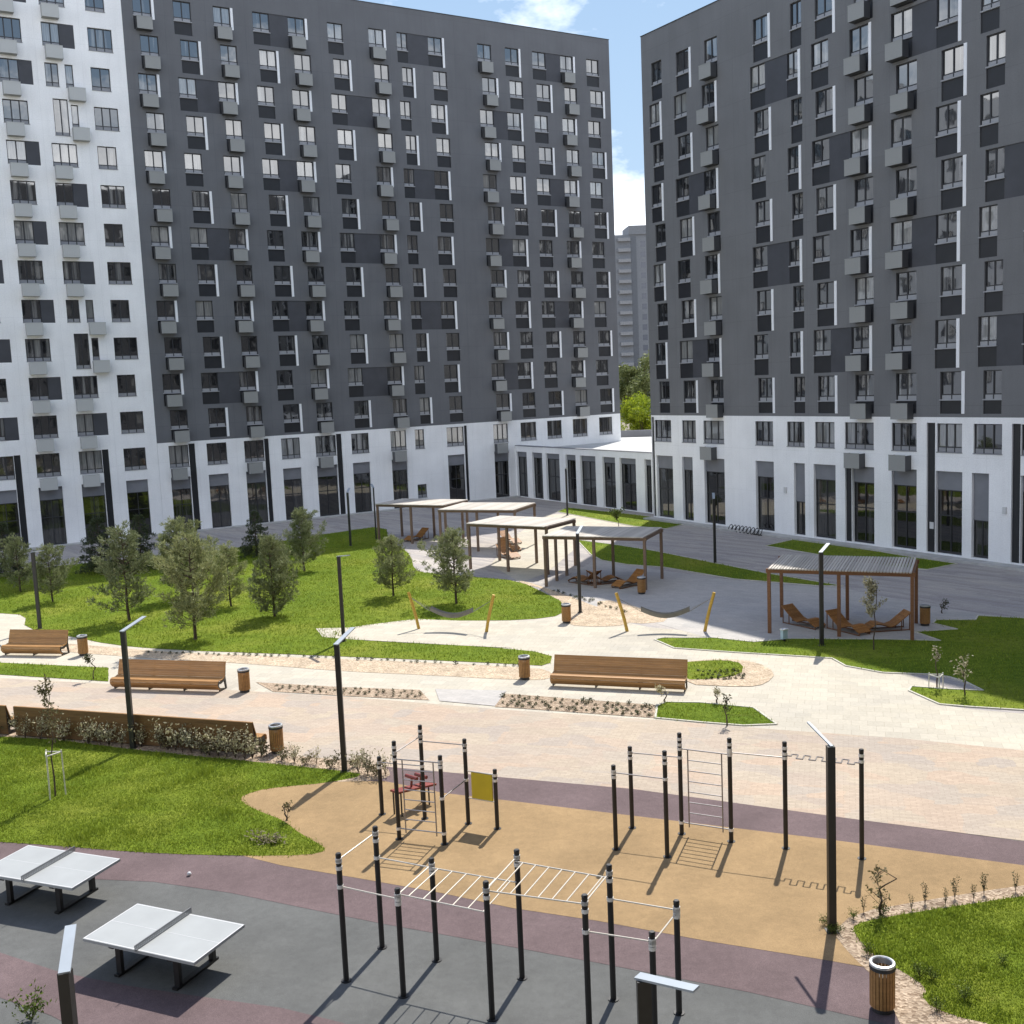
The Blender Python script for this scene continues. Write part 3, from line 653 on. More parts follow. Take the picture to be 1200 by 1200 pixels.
# ---- low pavilion joining the two
PO, PY = (.6, 106.6), R(-58.8)
P = empty('pavilion', 'low white pavilion with a row of piers between the two grey blocks', 'building', (*PO, 0), PY)
edges = [(607, 619), (625, 637), (641, 657), (664, 676), (681, 699), (707, 722), (727, 746), (756, 764)]
pops = []
for a, b in edges:
    sa, sb = on_wall(PO, PY, a, 575)[0], on_wall(PO, PY, b, 580)[0]; pops.append((sa, sb, .05, 4.45))
LP = max(23, pops[-1][1] + .4)
mb = MB(); facade(mb, -.3, LP, -.2, 5.0, pops, .4); mb.build('wall', M['white_wall'], P)
for a, b, z0, z1 in pops: shop(P, a, b, z0, z1, .5, 2)
def loc_(x, y):
    dx, dy = x - PO[0], y - PO[1]; return (dx * math.cos(PY) + dy * math.sin(PY), -dx * math.sin(PY) + dy * math.cos(PY))
mb = MB(); mb.prism([(-.2, .41), (LP, .41), loc_(22, 92), loc_(20, 118), loc_(12.1, 120.2), loc_(11.75, 113.3)], 4.3, 4.62); mb.build('roof', M['roof'], P)
mb = MB(); mb.box(-.3, -.04, 5.0, LP, .4, 5.06); mb.build('parapet_cap', M['grey_panel'], P)
a, b = loc_(12.1, 120.6), loc_(20, 118.4); ang = math.atan2(b[1] - a[1], b[0] - a[0])
mb = MB(); mb.box(0, 0, 4.0, math.dist(a, b), .3, 5.35, Matrix.Translation((*a, 0)) @ Matrix.Rotation(ang, 4, 'Z')); mb.build('parapet', M['grey_panel'], P)
# ---- far tower seen through the gap
T = empty('tower_block', 'tall pale grey tower far away in the gap between the blocks', 'building', (31.5, 318, 0), R(4))
mb = MB(); mb.box(-6, 0, 0, 13, 14, 51.5); mb.box(5.3, -.4, 51.5, 12, 10, 54); mb.build('wall', M['tower'] if 'tower' in M else simple('tower_wall', (.19, .20, .22), .8), T)
tb = simple('tower_balcony', (.26, .265, .28), .8)
for k in range(1, 18): link('balcony', cached('tb', lambda mb: mb.box(2.0, -.9, -.5, 5.6, -.01, .45), 'balcony', [tb]), T, (0, 0, k * FLH))
mb = MB(); mb.box(5.7, -.06, 1, 7.4, -.01, 51); mb.build('glazed_strip', simple('tower_dark', (.10, .11, .13), .4), T)
for k in range(1, 17):
    for x in (-4.6, -1.4, 8.6, 10.9):
        link('window', cached('tw', lambda mb: mb.box(0, -.02, 0, 1.4, .05, 1.6), 'window', [simple('tower_glass', (.12, .13, .16), .2)]), T, (x, 0, k * FLH + .8))
# ---- the block the photograph was taken from, seen only in the windows opposite
n_ = Vector((math.sin(GY), -math.cos(GY))); o_ = Vector(GO) + n_ * 93.6
OB = empty('apartment_building', 'dark grey apartment block mirrored in the windows opposite', 'building', (*o_, 0), GY)
ops = [(-70 + 3.3 * i, -68.4 + 3.3 * i, 1.2 + FLH * j, 3.0 + FLH * j) for i in range(62) for j in range(14) if not (14 <= i <= 16 and j < 6)]
mb = MB(); facade(mb, -72, 136, -.2, 44.7, ops, -.2); mb.build('wall', M['mirror_wall'], OB)
mb = MB()
for a, b, z0, z1 in ops: mb.quad((a, -.2, z0), (b, -.2, z0), (b, -.2, z1), (a, -.2, z1))
mb.build('window', M['glass'], OB)['kind'] = 'stuff'
mb = MB(); mb.box(-72, -14, -.2, 136, -.3, 44.69); mb.build('side_wall', M['mirror_wall'], OB)
# ------------------------------------------------------------------ street lamps
def lamp_at(x, y, h, end, label, w=.15, armlen=None, tilt=7, aw=.075):
    t = empty('street_lamp', label, 'lamp', (x, y, 0), 0, 'square black lamps round the courtyard')
    mb = MB(); mb.box(-w / 2, -w / 2, 0, w / 2, w / 2, h); mb.box(-w / 2 - .05, -w / 2 - .05, 0, w / 2 + .05, w / 2 + .05, .03); mb.build('pole', M['lamp_black'], t)
    ang = math.atan2(end[1] - y, end[0] - x); ln = armlen or max(.75, min(1.3, math.hypot(end[0] - x, end[1] - y)))
    T_ = Matrix.Translation((0, 0, h + .005)) @ Matrix.Rotation(ang, 4, 'Z') @ Matrix.Rotation(R(-tilt), 4, 'Y')
    mb = MB(); mb.box(-w / 2, -aw, 0, ln, aw, .03, T_); a = mb.build('arm', M['lamp_arm'], t)
    mb = MB(); mb.box(ln * .35, -aw * .7, -.012, ln * .96, aw * .7, -.002, T_); mb.build('light_panel', M['line'], a)
    return t
for base_, top, end, lab in [
    ((975, 1092), 873, (947, 852), 'tall square black lamp beside the right-hand planted lawn'),
    ((404, 905), 755, (419, 740), 'square black lamp at the corner of the front lawn near the workout poles'),
    ((156, 877), 742, (173, 728), 'square black lamp in front of the bench seen from behind'),
    ((403, 752), 661, (409, 655), 'square black lamp at the tip of the light paving patch in the pine lawn'),
    ((963, 757), 653, (971, 642), 'square black lamp in front of the brown pergola on the right'),
    ((47, 737), 656, (52, 650), 'square black lamp behind the leftmost bench'),
    ((680, 718), 625, (683, 620), 'square black lamp in front of the grey pergola by the shaded seats'),
    ((838, 660), 572, (834, 566), 'square black lamp on the dark lawn strip before the right block'),
    ((411, 640), 578, (413, 572), 'square black lamp between the pines and the farthest pergola'),
    ((665, 604), 566, (676, 565), 'square black lamp on the small lawn before the pavilion')]:
    x, y = at(*base_); h = 3.88
    ex, ey = at(*end, h); lamp_at(x, y, h, (ex, ey), lab, tilt=4 if base_[0] == 975 else 8, aw=.028 if base_[0] == 975 else .075)
h = 3.88
x, y = at(76, 1138, h); lamp_at(x, y, h, at(86, 1086, h), 'nearest lamp at the lower left, its pale arm pointing away', armlen=1.0)
x, y = at(754, 1147, h); lamp_at(x, y, h, at(812, 1168, h), 'nearest lamp at the bottom right, its grey arm pointing right', w=.17)
x, y = at(441, 632); lamp_at(x, y, h, at(430, 566, h), 'slim black lamp beside the farthest pergola corner', w=.1)
# ------------------------------------------------------------------ benches
def bench(label, p0, p1, rear=False):
    """p0,p1: ends of the front edge on the ground; local x along, -y to the front"""
    a, b = Vector((*p0, 0)), Vector((*p1, 0)); d = b - a; Ln = d.length
    t = empty('wooden_bench', label, 'bench', a, math.atan2(d.y, d.x), 'long slatted wooden benches')
    prof_seat = [(.52, .47), (.30, .43), (.12, .455), (.03, .43), (-.01, .35), (.02, .26), (.10, .17), (.18, .12)]
    prof_back = [(.74, 1.06), (.55, .49)]
    def slats(prof, name, mat='wood'):
        pts = [Vector((0, y, z)) for y, z in prof]; mb = MB(); out = []
        for u, v in zip(pts, pts[1:]):
            n = max(1, round((v - u).length / .085))
            for i in range(n): out.append((u.lerp(v, i / n), u.lerp(v, (i + 1) / n)))
        for u, v in out:
            e = (v - u); g_ = .0014; ln = e.length; e.normalize(); nn = Vector((0, -e.z, e.y))
            u2, v2 = u + e * g_, u + e * (ln - g_)
            q = [u2, v2, v2 + nn * -.03, u2 + nn * -.03]
            for k in range(1):
                x0, x1 = 0, Ln
                b0 = len(mb.v); mb.v += [(x0, p.y, p.z) for p in q] + [(x1, p.y, p.z) for p in q]
                for f in ((0, 1, 2, 3), (7, 6, 5, 4), (0, 4, 5, 1), (1, 5, 6, 2), (2, 6, 7, 3), (3, 7, 4, 0)): mb.f.append(tuple(b0 + i for i in f)); mb.m.append(0)
        mb.build(name, M[mat], t)
    slats(prof_seat, 'seat'); slats(prof_back, 'backrest')
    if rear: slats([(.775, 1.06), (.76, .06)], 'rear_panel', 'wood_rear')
    inner = [(.16, .10), (.07, .20), (.045, .34), (.06, .405), (.13, .42), (.30, .395), (.53, .435), (.72, 1.03), (.755, 1.02), (.66, .5), (.72, .02), (.64, .02), (.56, .36), (.30, .30), (.14, .32), (.13, .24), (.22, .15), (.6, .06), (.6, .0), (.2, .0)]
    nf = max(2, round(Ln / 1.5) + 1)
    for i in range(nf):
        x = .03 + (Ln - .1) * i / (nf - 1); mb = MB(); n = len(inner)
        mb.v = [(x, y, z) for y, z in inner] + [(x + .045, y, z) for y, z in inner]
        mb.f = [tuple(range(n)), tuple(reversed(range(n, 2 * n)))] + [(i_, n + i_, n + (i_ + 1) % n, (i_ + 1) % n) for i_ in range(n)]; mb.m = [0] * len(mb.f)
        mb.build('frame', M['lamp_black'], t)
    return t
bench('brown slatted bench at the far left beside a bin, facing the promenade', at(2, 769), at(71, 770))
bench('brown slatted bench behind the lamp with its right end open, on the promenade edge', at(130, 809), at(256, 813))
bench('longest brown slatted bench in sight of the workout area, centre of the photo', at(645, 805.5), at(803, 813))
a, b = Vector((*at(15, 828, 1.06), 0)), Vector((*at(295, 847, 1.06), 0)); d = (b - a).normalized(); nn = Vector((-d.y, d.x, 0)) * .78
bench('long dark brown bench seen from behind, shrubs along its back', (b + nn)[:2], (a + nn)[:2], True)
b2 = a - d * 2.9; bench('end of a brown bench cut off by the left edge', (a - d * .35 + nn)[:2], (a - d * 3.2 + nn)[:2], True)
# ------------------------------------------------------------------ litter bins
def make_bin(label, loc):
    t = empty('litter_bin', label, 'bin', (*loc, .012), 0, 'round wood-clad litter bins')
    mb = MB(); n = 22
    for i in range(n):
        T_ = Matrix.Rotation(2 * math.pi * i / n, 4, 'Z'); mb.box(.195, -.024, .1, .215, .024, .8, T_)
    mb.build('cladding', M['wood'], t)
    mb = MB(); mb.cyl((0, 0, 0), (0, 0, .12), .18, n=24); mb.build('base', M['bin_in'], t)
    mb = MB(); mb.cyl((0, 0, .12), (0, 0, .7), .188, n=24); mb.build('liner', M['bin_in'], t)
    mb = MB(); k = 28
    prof = [(.165, .78), (.165, .89), (.18, .905), (.215, .9), (.225, .88), (.222, .8), (.19, .79)]
    for i in range(k):
        a0, a1 = 2 * math.pi * i / k, 2 * math.pi * (i + 1) / k
        for (r0, z0), (r1, z1) in zip(prof, prof[1:]):
            mb.quad((r0 * math.cos(a0), r0 * math.sin(a0), z0), (r0 * math.cos(a1), r0 * math.sin(a1), z0), (r1 * math.cos(a1), r1 * math.sin(a1), z1), (r1 * math.cos(a0), r1 * math.sin(a0), z1))
    rim = mb.build('rim', M['bin_steel'], t, True)
    mb = MB()
    for i in range(k):
        a0, a1 = 2 * math.pi * i / k, 2 * math.pi * (i + 1) / k
        mb.quad((.226 * math.cos(a0), .226 * math.sin(a0), .79), (.226 * math.cos(a1), .226 * math.sin(a1), .79), (.226 * math.cos(a1), .226 * math.sin(a1), .855), (.226 * math.cos(a0), .226 * math.sin(a0), .855))
    mb.build('band', M['bin_in'], rim)
    return t
bins = [((1034, 1184), 'wooden litter bin with a pale steel rim beside the right lawn, nearest of all'), ((325, 882), 'wooden litter bin past the end of the bench seen from behind'), ((287, 811), 'wooden litter bin beside the bench behind the lamp'), ((98, 768), 'wooden litter bin beside the leftmost bench'),
        ((615, 796), 'wooden litter bin left of the longest bench'), ((664, 730), 'wooden litter bin at the corner of the pine lawn near a lamp'), ((1084, 733), 'dark litter bin right of the brown pergola'), ((752, 696), 'wooden litter bin at the right front post of the grey pergola')]
b0 = make_bin(bins[0][1], at(*bins[0][0]))
for p, lab in bins[1:]:
    x, y = at(*p); dup(b0, (x, y, .012), random.random() * 3, lab)
# ------------------------------------------------------------------ table tennis
def tennis(label, cx, cy, rz, first=None):
    t = empty('tennis_table', label, 'table', (cx, cy, .014), rz, 'outdoor table tennis tables')
    l, w = 1.37, .7625
    for sx in (-1, 1):
        mb = MB(); x0, x1 = (.006, l) if sx > 0 else (-l, -.006); mb.box(x0, -w, .70, x1, w, .76)
        top = mb.build('tabletop', M['table'], t)
        mb = MB()
        for y in (-w + .02, w - .0201): mb.box(x0, y, .7602, x1, y + (-.018 if y > 0 else .018), .7622)
        xe = x1 if sx > 0 else x0; mb.box(xe - .02 * sx, -w + .04, .7603, xe, w - .04, .7623)
        mb.box(x0 + .02, -.004, .7604, x1 - .02, .004, .7622); mb.build('marking', M['line'], top)
        x = .72 * sx; mb = MB()
        for y in (-.5, .5): mb.box(x - .06, y - .045, .03, x + .06, y + .045, .66)
        mb.box(x - .06, -.62, 0, x + .06, .62, .05); mb.box(x - .06, -.7, .63, x + .06, .7, .70)
        mb.build('leg', M['black'], t)
    mb = MB(); mb.box(-.66, -.06, .60, .66, .06, .66); mb.box(-1.3, -.5, .66, 1.3, -.44, .698); mb.box(-1.3, .44, .66, 1.3, .5, .698); mb.build('beam', M['black'], t)
    mb = MB(); k = 34
    for i in range(k): y = -w - .04 + (2 * w + .08) * i / (k - 1); mb.box(-.005, y - .008, .765, .005, y + .008, .87)
    for z in (.762, .80, .835, .862): mb.box(-.008, -w - .05, z, .008, w + .05, z + .018)
    mb.build('net', M['net'], t)
    return t
corn = [Vector((*at(*q, .76), 0)) for q in ((97, 1102), (163, 1058.5), (284, 1083), (228, 1130))]
ctr = sum(corn, Vector()) / 4; ax = (corn[2] - corn[1] + corn[3] - corn[0]); rz = math.atan2(ax.y, ax.x)
tennis('whole white table tennis table on the grey rubber, right one of the pair', ctr.x, ctr.y, rz)
corn = [Vector((*at(*q, .76), 0)) for q in ((41, 992), (142, 1007), (84, 1041))]
u, v = (corn[1] - corn[0]), (corn[1] - corn[2]); c2 = corn[1] - u.normalized() * 1.37 - v.normalized() * .7625
tennis('white table tennis table cut off by the left edge, behind the other one', c2.x, c2.y, math.atan2(u.y, u.x))
# ------------------------------------------------------------------ workout racks
class Rack:
    def __init__(s, label, origin):
        s.o = Vector((*at(*origin), 0)); s.t = empty('workout_rack', label, 'gym rack', s.o, 0, 'outdoor workout racks'); s.p = {}; s.poles = {}
    def pole(s, nm, px, h):
        x, y = at(*px); q = Vector((x, y, 0)) - s.o; s.p[nm] = (q, h)
        mb = MB(); mb.cyl((q.x, q.y, .0), (q.x, q.y, h), .054, n=12); mb.cyl((q.x, q.y, .0), (q.x, q.y, .03), .1, n=12); mb.cyl((q.x, q.y, h), (q.x, q.y, h + .03), .06, .045, n=12)
        s.poles[nm] = mb.build('pole', M['black'], s.t)
    def clamp(s, q, z, par):
        o = link('clamp', cached('clamp', lambda mb: mb.cyl((0, 0, -.035), (0, 0, .035), .064, n=12), 'clamp', [M['clamp']]), par); o.location = (q.x, q.y, z)
    def bar(s, a, b, z, mat='bar', r=.0145, ext=0):
        qa, qb = s.p[a][0], s.p[b][0]; mb = MB(); mb.cyl((qa.x, qa.y, z), (qb.x, qb.y, z), r, n=8)
        o = mb.build('pull_up_bar', M[mat], s.t); s.clamp(qa, z, o); s.clamp(qb, z, o); return o
    def pt(s, nm, z=0): q = s.p[nm][0]; return Vector((q.x, q.y, z))
    def ladder(s, a0, a1, b0, b1, z, n, mat='bar'):
        """rails a0-b0 and a1-b1, rungs between them"""
        mb = MB(); A0, A1, B0, B1 = (s.pt(k, z) for k in (a0, a1, b0, b1))
        i0, i1 = .06, .94
        def mixp(u, w): return (A0.lerp(B0, u)).lerp(A1.lerp(B1, u), w)
        for w in (i0, i1): mb.cyl(mixp(0, w), mixp(1, w), .0145, n=8)
        o = mb.build('monkey_bar_rails', M[mat], s.t)
        for i in range(n):
            mb = MB(); u = (i + .6) / n; mb.cyl(mixp(u, i0), mixp(u, i1), .0125, n=8); mb.build('rung', M[mat], o)
    def wallbars(s, a, b, z0, z1, n, mat='bar_grey', ins=.16):
        A, B_ = s.pt(a), s.pt(b); mb = MB()
        for z in (z0, z1): mb.cyl((A.x, A.y, z), (B_.x, B_.y, z), .017, n=8)
        for u in (ins, 1 - ins): q = A.lerp(B_, u); mb.cyl((q.x, q.y, z0 - .1), (q.x, q.y, z1), .017, n=8)
        o = mb.build('wall_bars', M[mat], s.t)
        p, q = A.lerp(B_, ins), A.lerp(B_, 1 - ins)
        for i in range(n): z = z0 + (z1 - z0) * (i + 1) / (n + 1); mb = MB(); mb.cyl((p.x, p.y, z), (q.x, q.y, z), .014, n=8); mb.build('rung', M[mat], o)
        for pp in (A, B_):
            for z in (z0, z1): s.clamp(pp, z, o)
    def rings(s):
        for nm, (q, h) in s.p.items():
            s.clamp(q, h - .12, s.poles[nm]); s.clamp(q, h - .26, s.poles[nm])
r1 = Rack('nearest black workout rack with two monkey ladders, on the grey rubber', (577, 1195))
for nm, p, h in (('A', (406, 1150), 2.55), ('B', (448, 1111), 2.55), ('C', (473, 1168), 2.1), ('D', (512, 1126), 2.1), ('E', (577, 1195), 2.57), ('F', (612, 1147), 2.55), ('G', (691, 1215), 2.56), ('H', (719, 1172), 2.57), ('I', (768, 1230), 2.08), ('J', (796, 1188), 2.1)): r1.pole(nm, p, h)
r1.bar('A', 'B', 2.45); r1.bar('A', 'C', 1.92); r1.bar('C', 'D', 2.0); r1.bar('E', 'F', 2.44); r1.bar('G', 'H', 2.44); r1.bar('G', 'I', 1.93); r1.bar('H', 'J', 1.95); r1.bar('I', 'J', 1.9); r1.bar('B', 'D', 1.93)
r1.ladder('C', 'D', 'E', 'F', 1.97, 6); r1.ladder('E', 'F', 'G', 'H', 2.38, 7); r1.rings()
r2 = Rack('black workout rack with wall bars and a zigzag bar, on ochre rubber beside the promenade', (799, 978))
for nm, p, h in (('a', (722, 996), 2.09), ('b', (741, 971), 2.11), ('c', (782, 1005), 2.58), ('d', (799, 978), 2.57), ('e', (857, 987), 2.58), ('f', (921, 995), 2.61), ('g', (1010, 1007), 2.61)): r2.pole(nm, p, h)
r2.bar('a', 'c', 1.93, 'bar_grey'); r2.bar('b', 'd', 1.98, 'bar_grey'); r2.wallbars('d', 'e', .32, 2.2, 6); r2.bar('e', 'f', 2.25, 'bar_grey')
A, B_ = r2.pt('f', 2.3), r2.pt('g', 2.3); dd = (B_ - A); n_ = Vector((-dd.y, dd.x, 0)).normalized() * .13; pts = [A]; k = 12
for i in range(1, k):
    sgn = 1 if (i // 1) % 2 else -1; q = A.lerp(B_, i / k)
    pts += [q + (n_ * -sgn if i > 1 else n_ * 0), q + n_ * sgn] if i < k - 1 else [q + n_ * -sgn, q]
pts.append(B_); mb = MB(); mb.path(pts, .016); mb.build('zigzag_bar', M['bar_grey'], r2.t)
r2.rings()
r3 = Rack('black workout rack with a red sit-up bench and yellow board near the lawn', (521, 990))
for nm, p, h in (('a', (448, 955), 1.58), ('b', (468, 984), 2.53), ('c', (498, 960), 2.52), ('d', (521, 990), 2.26), ('e', (549, 966), 2.25), ('f', (583, 972), 1.56)): r3.pole(nm, p, h)
r3.bar('c', 'e', 2.12, 'bar_grey'); r3.wallbars('b', 'd', .3, 2.1, 6); r3.bar('a', 'c', 1.45, 'bar_grey'); r3.bar('b', 'c', 2.25, 'bar_grey'); r3.bar('d', 'e', 1.2, 'bar_grey')
A, B_ = r3.pt('e'), r3.pt('f'); dd = B_ - A; T_ = Matrix.Translation(A) @ Matrix.Rotation(math.atan2(dd.y, dd.x), 4, 'Z')
mb = MB(); mb.box(.16, -.02, .74, dd.length - .09, .02, 1.42, T_); mb.build('yellow_board', M['yellow'], r3.t)
mb = MB()
for z in (.72, 1.44): mb.cyl(A + Vector((0, 0, z)), B_ + Vector((0, 0, z)), .018)
mb.build('board_rail', M['bar'], r3.t)
# sit-up bench between the first poles
cen = Vector((-3.02, 28.0, 0)) - r3.o; ang = R(48)
T_ = Matrix.Translation(cen + Vector((0, 0, -.12))) @ Matrix.Rotation(ang, 4, 'Z') @ Matrix.Rotation(R(8), 4, 'Y')
mb = MB(); mb.box(-.70, -.16, .70, .70, .16, .75, T_); mb.build('sit_up_board', M['red'], r3.t)
mb = MB(); mb.cyl(T_ @ Vector((-.1, -.22, 1.02)), T_ @ Vector((-.1, .22, 1.02)), .05); mb.cyl(T_ @ Vector((.25, -.22, 1.0)), T_ @ Vector((.25, .22, 1.0)), .05); mb.box(-.12, -.015, .76, -.06, .015, 1.0, T_); mb.box(.22, -.015, .76, .28, .015, 1.0, T_); mb.build('foot_roller', M['red'], r3.t)
mb = MB(); T2 = Matrix.Translation(cen) @ Matrix.Rotation(ang, 4, 'Z')
for x in (-.5, .5):
    for y in (-.15, .15): mb.cyl(T2 @ Vector((x, y, 0)), T2 @ Vector((x, y, .585 - .13 * x)), .022)
mb.build('bench_leg', M['black'], r3.t); r3.rings()
# ------------------------------------------------------------------ pergolas
def pergola(label, corners, h, slatted=True, wood='wood_grey', roofm='slat_roof', extra=()):
    """corners: front-left, front-right, back-right, back-left on the ground (world)"""
    p = [Vector((*q, 0)) for q in corners]; o0 = p[0]
    t = empty('pergola', label, 'pergola', o0, 0, 'timber pergolas across the garden'); p = [q - o0 for q in p]
    d = (p[1] - p[0]).normalized(); ang = math.atan2(d.y, d.x)
    posts = [p[0], p[0].lerp(p[1], .5), p[1], p[2], p[3].lerp(p[2], .5), p[3]] + [p[3].lerp(p[0], .5)] * (1 if extra else 0)
    for q in posts:
        T_ = Matrix.Translation(q) @ Matrix.Rotation(ang, 4, 'Z'); mb = MB(); mb.box(-.07, -.07, 0, .07, .07, h - .2, T_); mb.build('post', M[wood], t)
    def beam(a, b, z0, z1, w, nm, ov=.12, mat=wood):
        e = (b - a); T_ = Matrix.Translation(a) @ Matrix.Rotation(math.atan2(e.y, e.x), 4, 'Z'); mb = MB(); mb.box(-ov, -w / 2, z0, e.length + ov, w / 2, z1, T_); mb.build(nm, M[mat], t)
    beam(p[0], p[1], h - .2, h - .02, .1, 'beam'); beam(p[3], p[2], h - .2, h - .02, .1, 'beam'); beam(p[0], p[3], h - .2, h - .023, .1, 'beam', -.05); beam(p[1], p[2], h - .2, h - .023, .1, 'beam', -.05)
    mb = MB(); n = 46
    for i in range(n):
        u = (i + .5) / n; a, b = p[0].lerp(p[1], u), p[3].lerp(p[2], u); e = b - a; T_ = Matrix.Translation(a) @ Matrix.Rotation(math.atan2(e.y, e.x), 4, 'Z')
        wd = (p[1] - p[0]).length / n * (.36 if slatted else .47); mb.box(-.25, -wd, h - .018, e.length + .25, wd, h + .03, T_)
    mb.build('roof_slats', M[roofm], t)
    return t
def rect(px_fl, px_fr, depth, z=0):
    a, b = Vector((*at(*px_fl, z), 0)), Vector((*at(*px_fr, z), 0)); d = (b - a).normalized(); n = Vector((-d.y, d.x, 0)) * depth
    return [tuple(q[:2]) for q in (a, b, b + n, a + n)]
pergola('brown timber pergola over three loungers on the right', rect((902, 742), (1069, 750.5), 3.2), 2.86, wood='wood_dark')
pergola('grey-roofed pergola over the shaded loungers, in front of a lamp', rect((638, 627.5), (755, 629.5), 3.3, 2.84), 2.84, False, extra=(1,))
pergola('pale-roofed pergola over sunlit loungers behind the pine lawn', rect((549, 613), (640, 617), 3.2, 2.84), 2.84, False)
pergola('pale-roofed pergola behind the dark pine, second farthest', rect((515, 597), (603, 597.5), 3.6, 2.84), 2.84, False)
pergola('farthest pale-roofed pergola, nearest to the left grey block', rect((442, 590.5), (521, 592), 3.0, 2.84), 2.84, False)
# ------------------------------------------------------------------ loungers
def make_lounger():
    t = empty('lounger', 'x', 'lounger')
    prof = [(-.95, .80), (-.30, .30), (-.05, .22), (.35, .36), (.55, .38), (1.0, .14)]
    pts = [Vector((x, 0, z)) for x, z in prof]; mb = MB()
    for u, v in zip(pts, pts[1:]):
        n = max(1, round((v - u).length / .075)); e = (v - u) / n
        for i in range(n):
            q = u + e * i; ang = math.atan2(e.z, e.x); T_ = Matrix.Translation(q) @ Matrix.Rotation(-ang, 4, 'Y'); mb.box(.006, -.36, -.02, e.length - .006, .36, 0, T_)
    mb.build('slatted_seat', M['wood_orange'], t)
    for y in (-.30, .30):
        mb = MB()
        for u, v in zip(pts, pts[1:]): mb.cyl(u + Vector((0, y, -.045)), v + Vector((0, y, -.045)), .022)
        mb.cyl((-.9, y, .7), (-.9, y, 0), .024); mb.cyl((-.55, y, .42), (-.55, y, 0), .024); mb.cyl((-.9, y, .03), (.95, y, .03), .024); mb.cyl((.95, y, .12), (.95, y, 0), .024)
        mb.build('frame', M['wood_dark'], t)
    return t
lg = make_lounger(); lgs = []
def lounge(head, foot, label, first=False):
    h_, f_ = Vector((*at(*head), 0)), Vector((*at(*foot), 0)); mid = (h_ + f_) / 2; d = f_ - h_; o = lg if not lgs else copy_tree(lg)
    o.location = (mid.x, mid.y, .012); o.rotation_euler = (0, 0, math.atan2(d.y, d.x)); o['label'] = label; o['group'] = 'wooden loungers under the pergolas'; lgs.append(o)
lounge((923, 729), (960, 737), 'wooden lounger at the left under the brown pergola')
lounge((977, 736), (1010, 744), 'orange wooden lounger in the middle under the brown pergola')
lounge((1062, 737), (1015, 740), 'reddish lounger at the right under the brown pergola, facing left')
lounge((700, 686), (672, 682), 'dark lounger just right of the lamp under the grey-roofed pergola')
lounge((693, 685.5), (724, 682), 'dark lounger in the middle under the grey-roofed pergola')
lounge((752, 684), (722, 690), 'dark lounger beside the bin under the grey-roofed pergola')
lounge((580, 650), (612, 657), 'bright sunlit lounger nearest the lawn under the pale-roofed pergola')
lounge((582, 642), (612, 648), 'middle sunlit lounger under the pale-roofed pergola')
lounge((584, 634), (612, 639), 'rear sunlit lounger under the pale-roofed pergola')
lounge((499, 631), (478, 635), 'lounger under the farthest pergola by the shaded grass')
# ------------------------------------------------------------------ hammocks on yellow posts
def hammock(label, px0, px1, top0, top1, sag):
    a, b = Vector((*at(*px0), 0)), Vector((*at(*px1), 0)); d = (b - a); o0 = a
    t = empty('hammock', label, 'hammock', o0, math.atan2(d.y, d.x), 'hammocks strung between yellow posts'); Ln = d.length
    ends = []
    for x0, sgn in ((0, -1), (Ln, 1)):
        mb = MB(); pts = [(x0, 0, 0), (x0 + sgn * .10, 0, .5), (x0 + sgn * .25, 0, 1.1), (x0 + sgn * .44, 0, 1.75)]
        for p, q in zip(pts, pts[1:]): mb.cyl(p, q, .075, .07, 10)
        mb.build('post', M['wood_yellow'], t); ends.append(Vector((x0 + sgn * .35, 0, 1.5)))
    A, B_ = ends[0].lerp(ends[1], .24) - Vector((0, 0, .6)), ends[0].lerp(ends[1], .76) - Vector((0, 0, .6))
    for e, q in ((ends[0], A), (ends[1], B_)):
        mb = MB()
        for k in range(5): mb.cyl(e, q + Vector((0, (k - 2) * .1, .03 * abs(k - 2))), .006, n=5)
        mb.build('rope', M['fabric'], t)
    mb = MB(); n, k = 12, 6
    def pt(i, j):
        u, v = i / n, j / k - .5; q = A.lerp(B_, u); w = .3 * (.75 + .25 * math.sin(math.pi * u))
        return (q.x, v * w, q.z - sag * math.sin(math.pi * u) + .22 * (2 * v) ** 2)
    for i in range(n):
        for j in range(k): mb.quad(pt(i, j), pt(i + 1, j), pt(i + 1, j + 1), pt(i, j + 1))
    mb.build('cloth', M['fabric'], t, True)
hammock('hammock between two yellow posts on the lawn edge, left one', (491, 737.5), (570, 741), 0, 0, .3)
hammock('hammock between two yellow posts before the shaded paving, right one', (735, 740), (826, 740), 0, 0, .3)
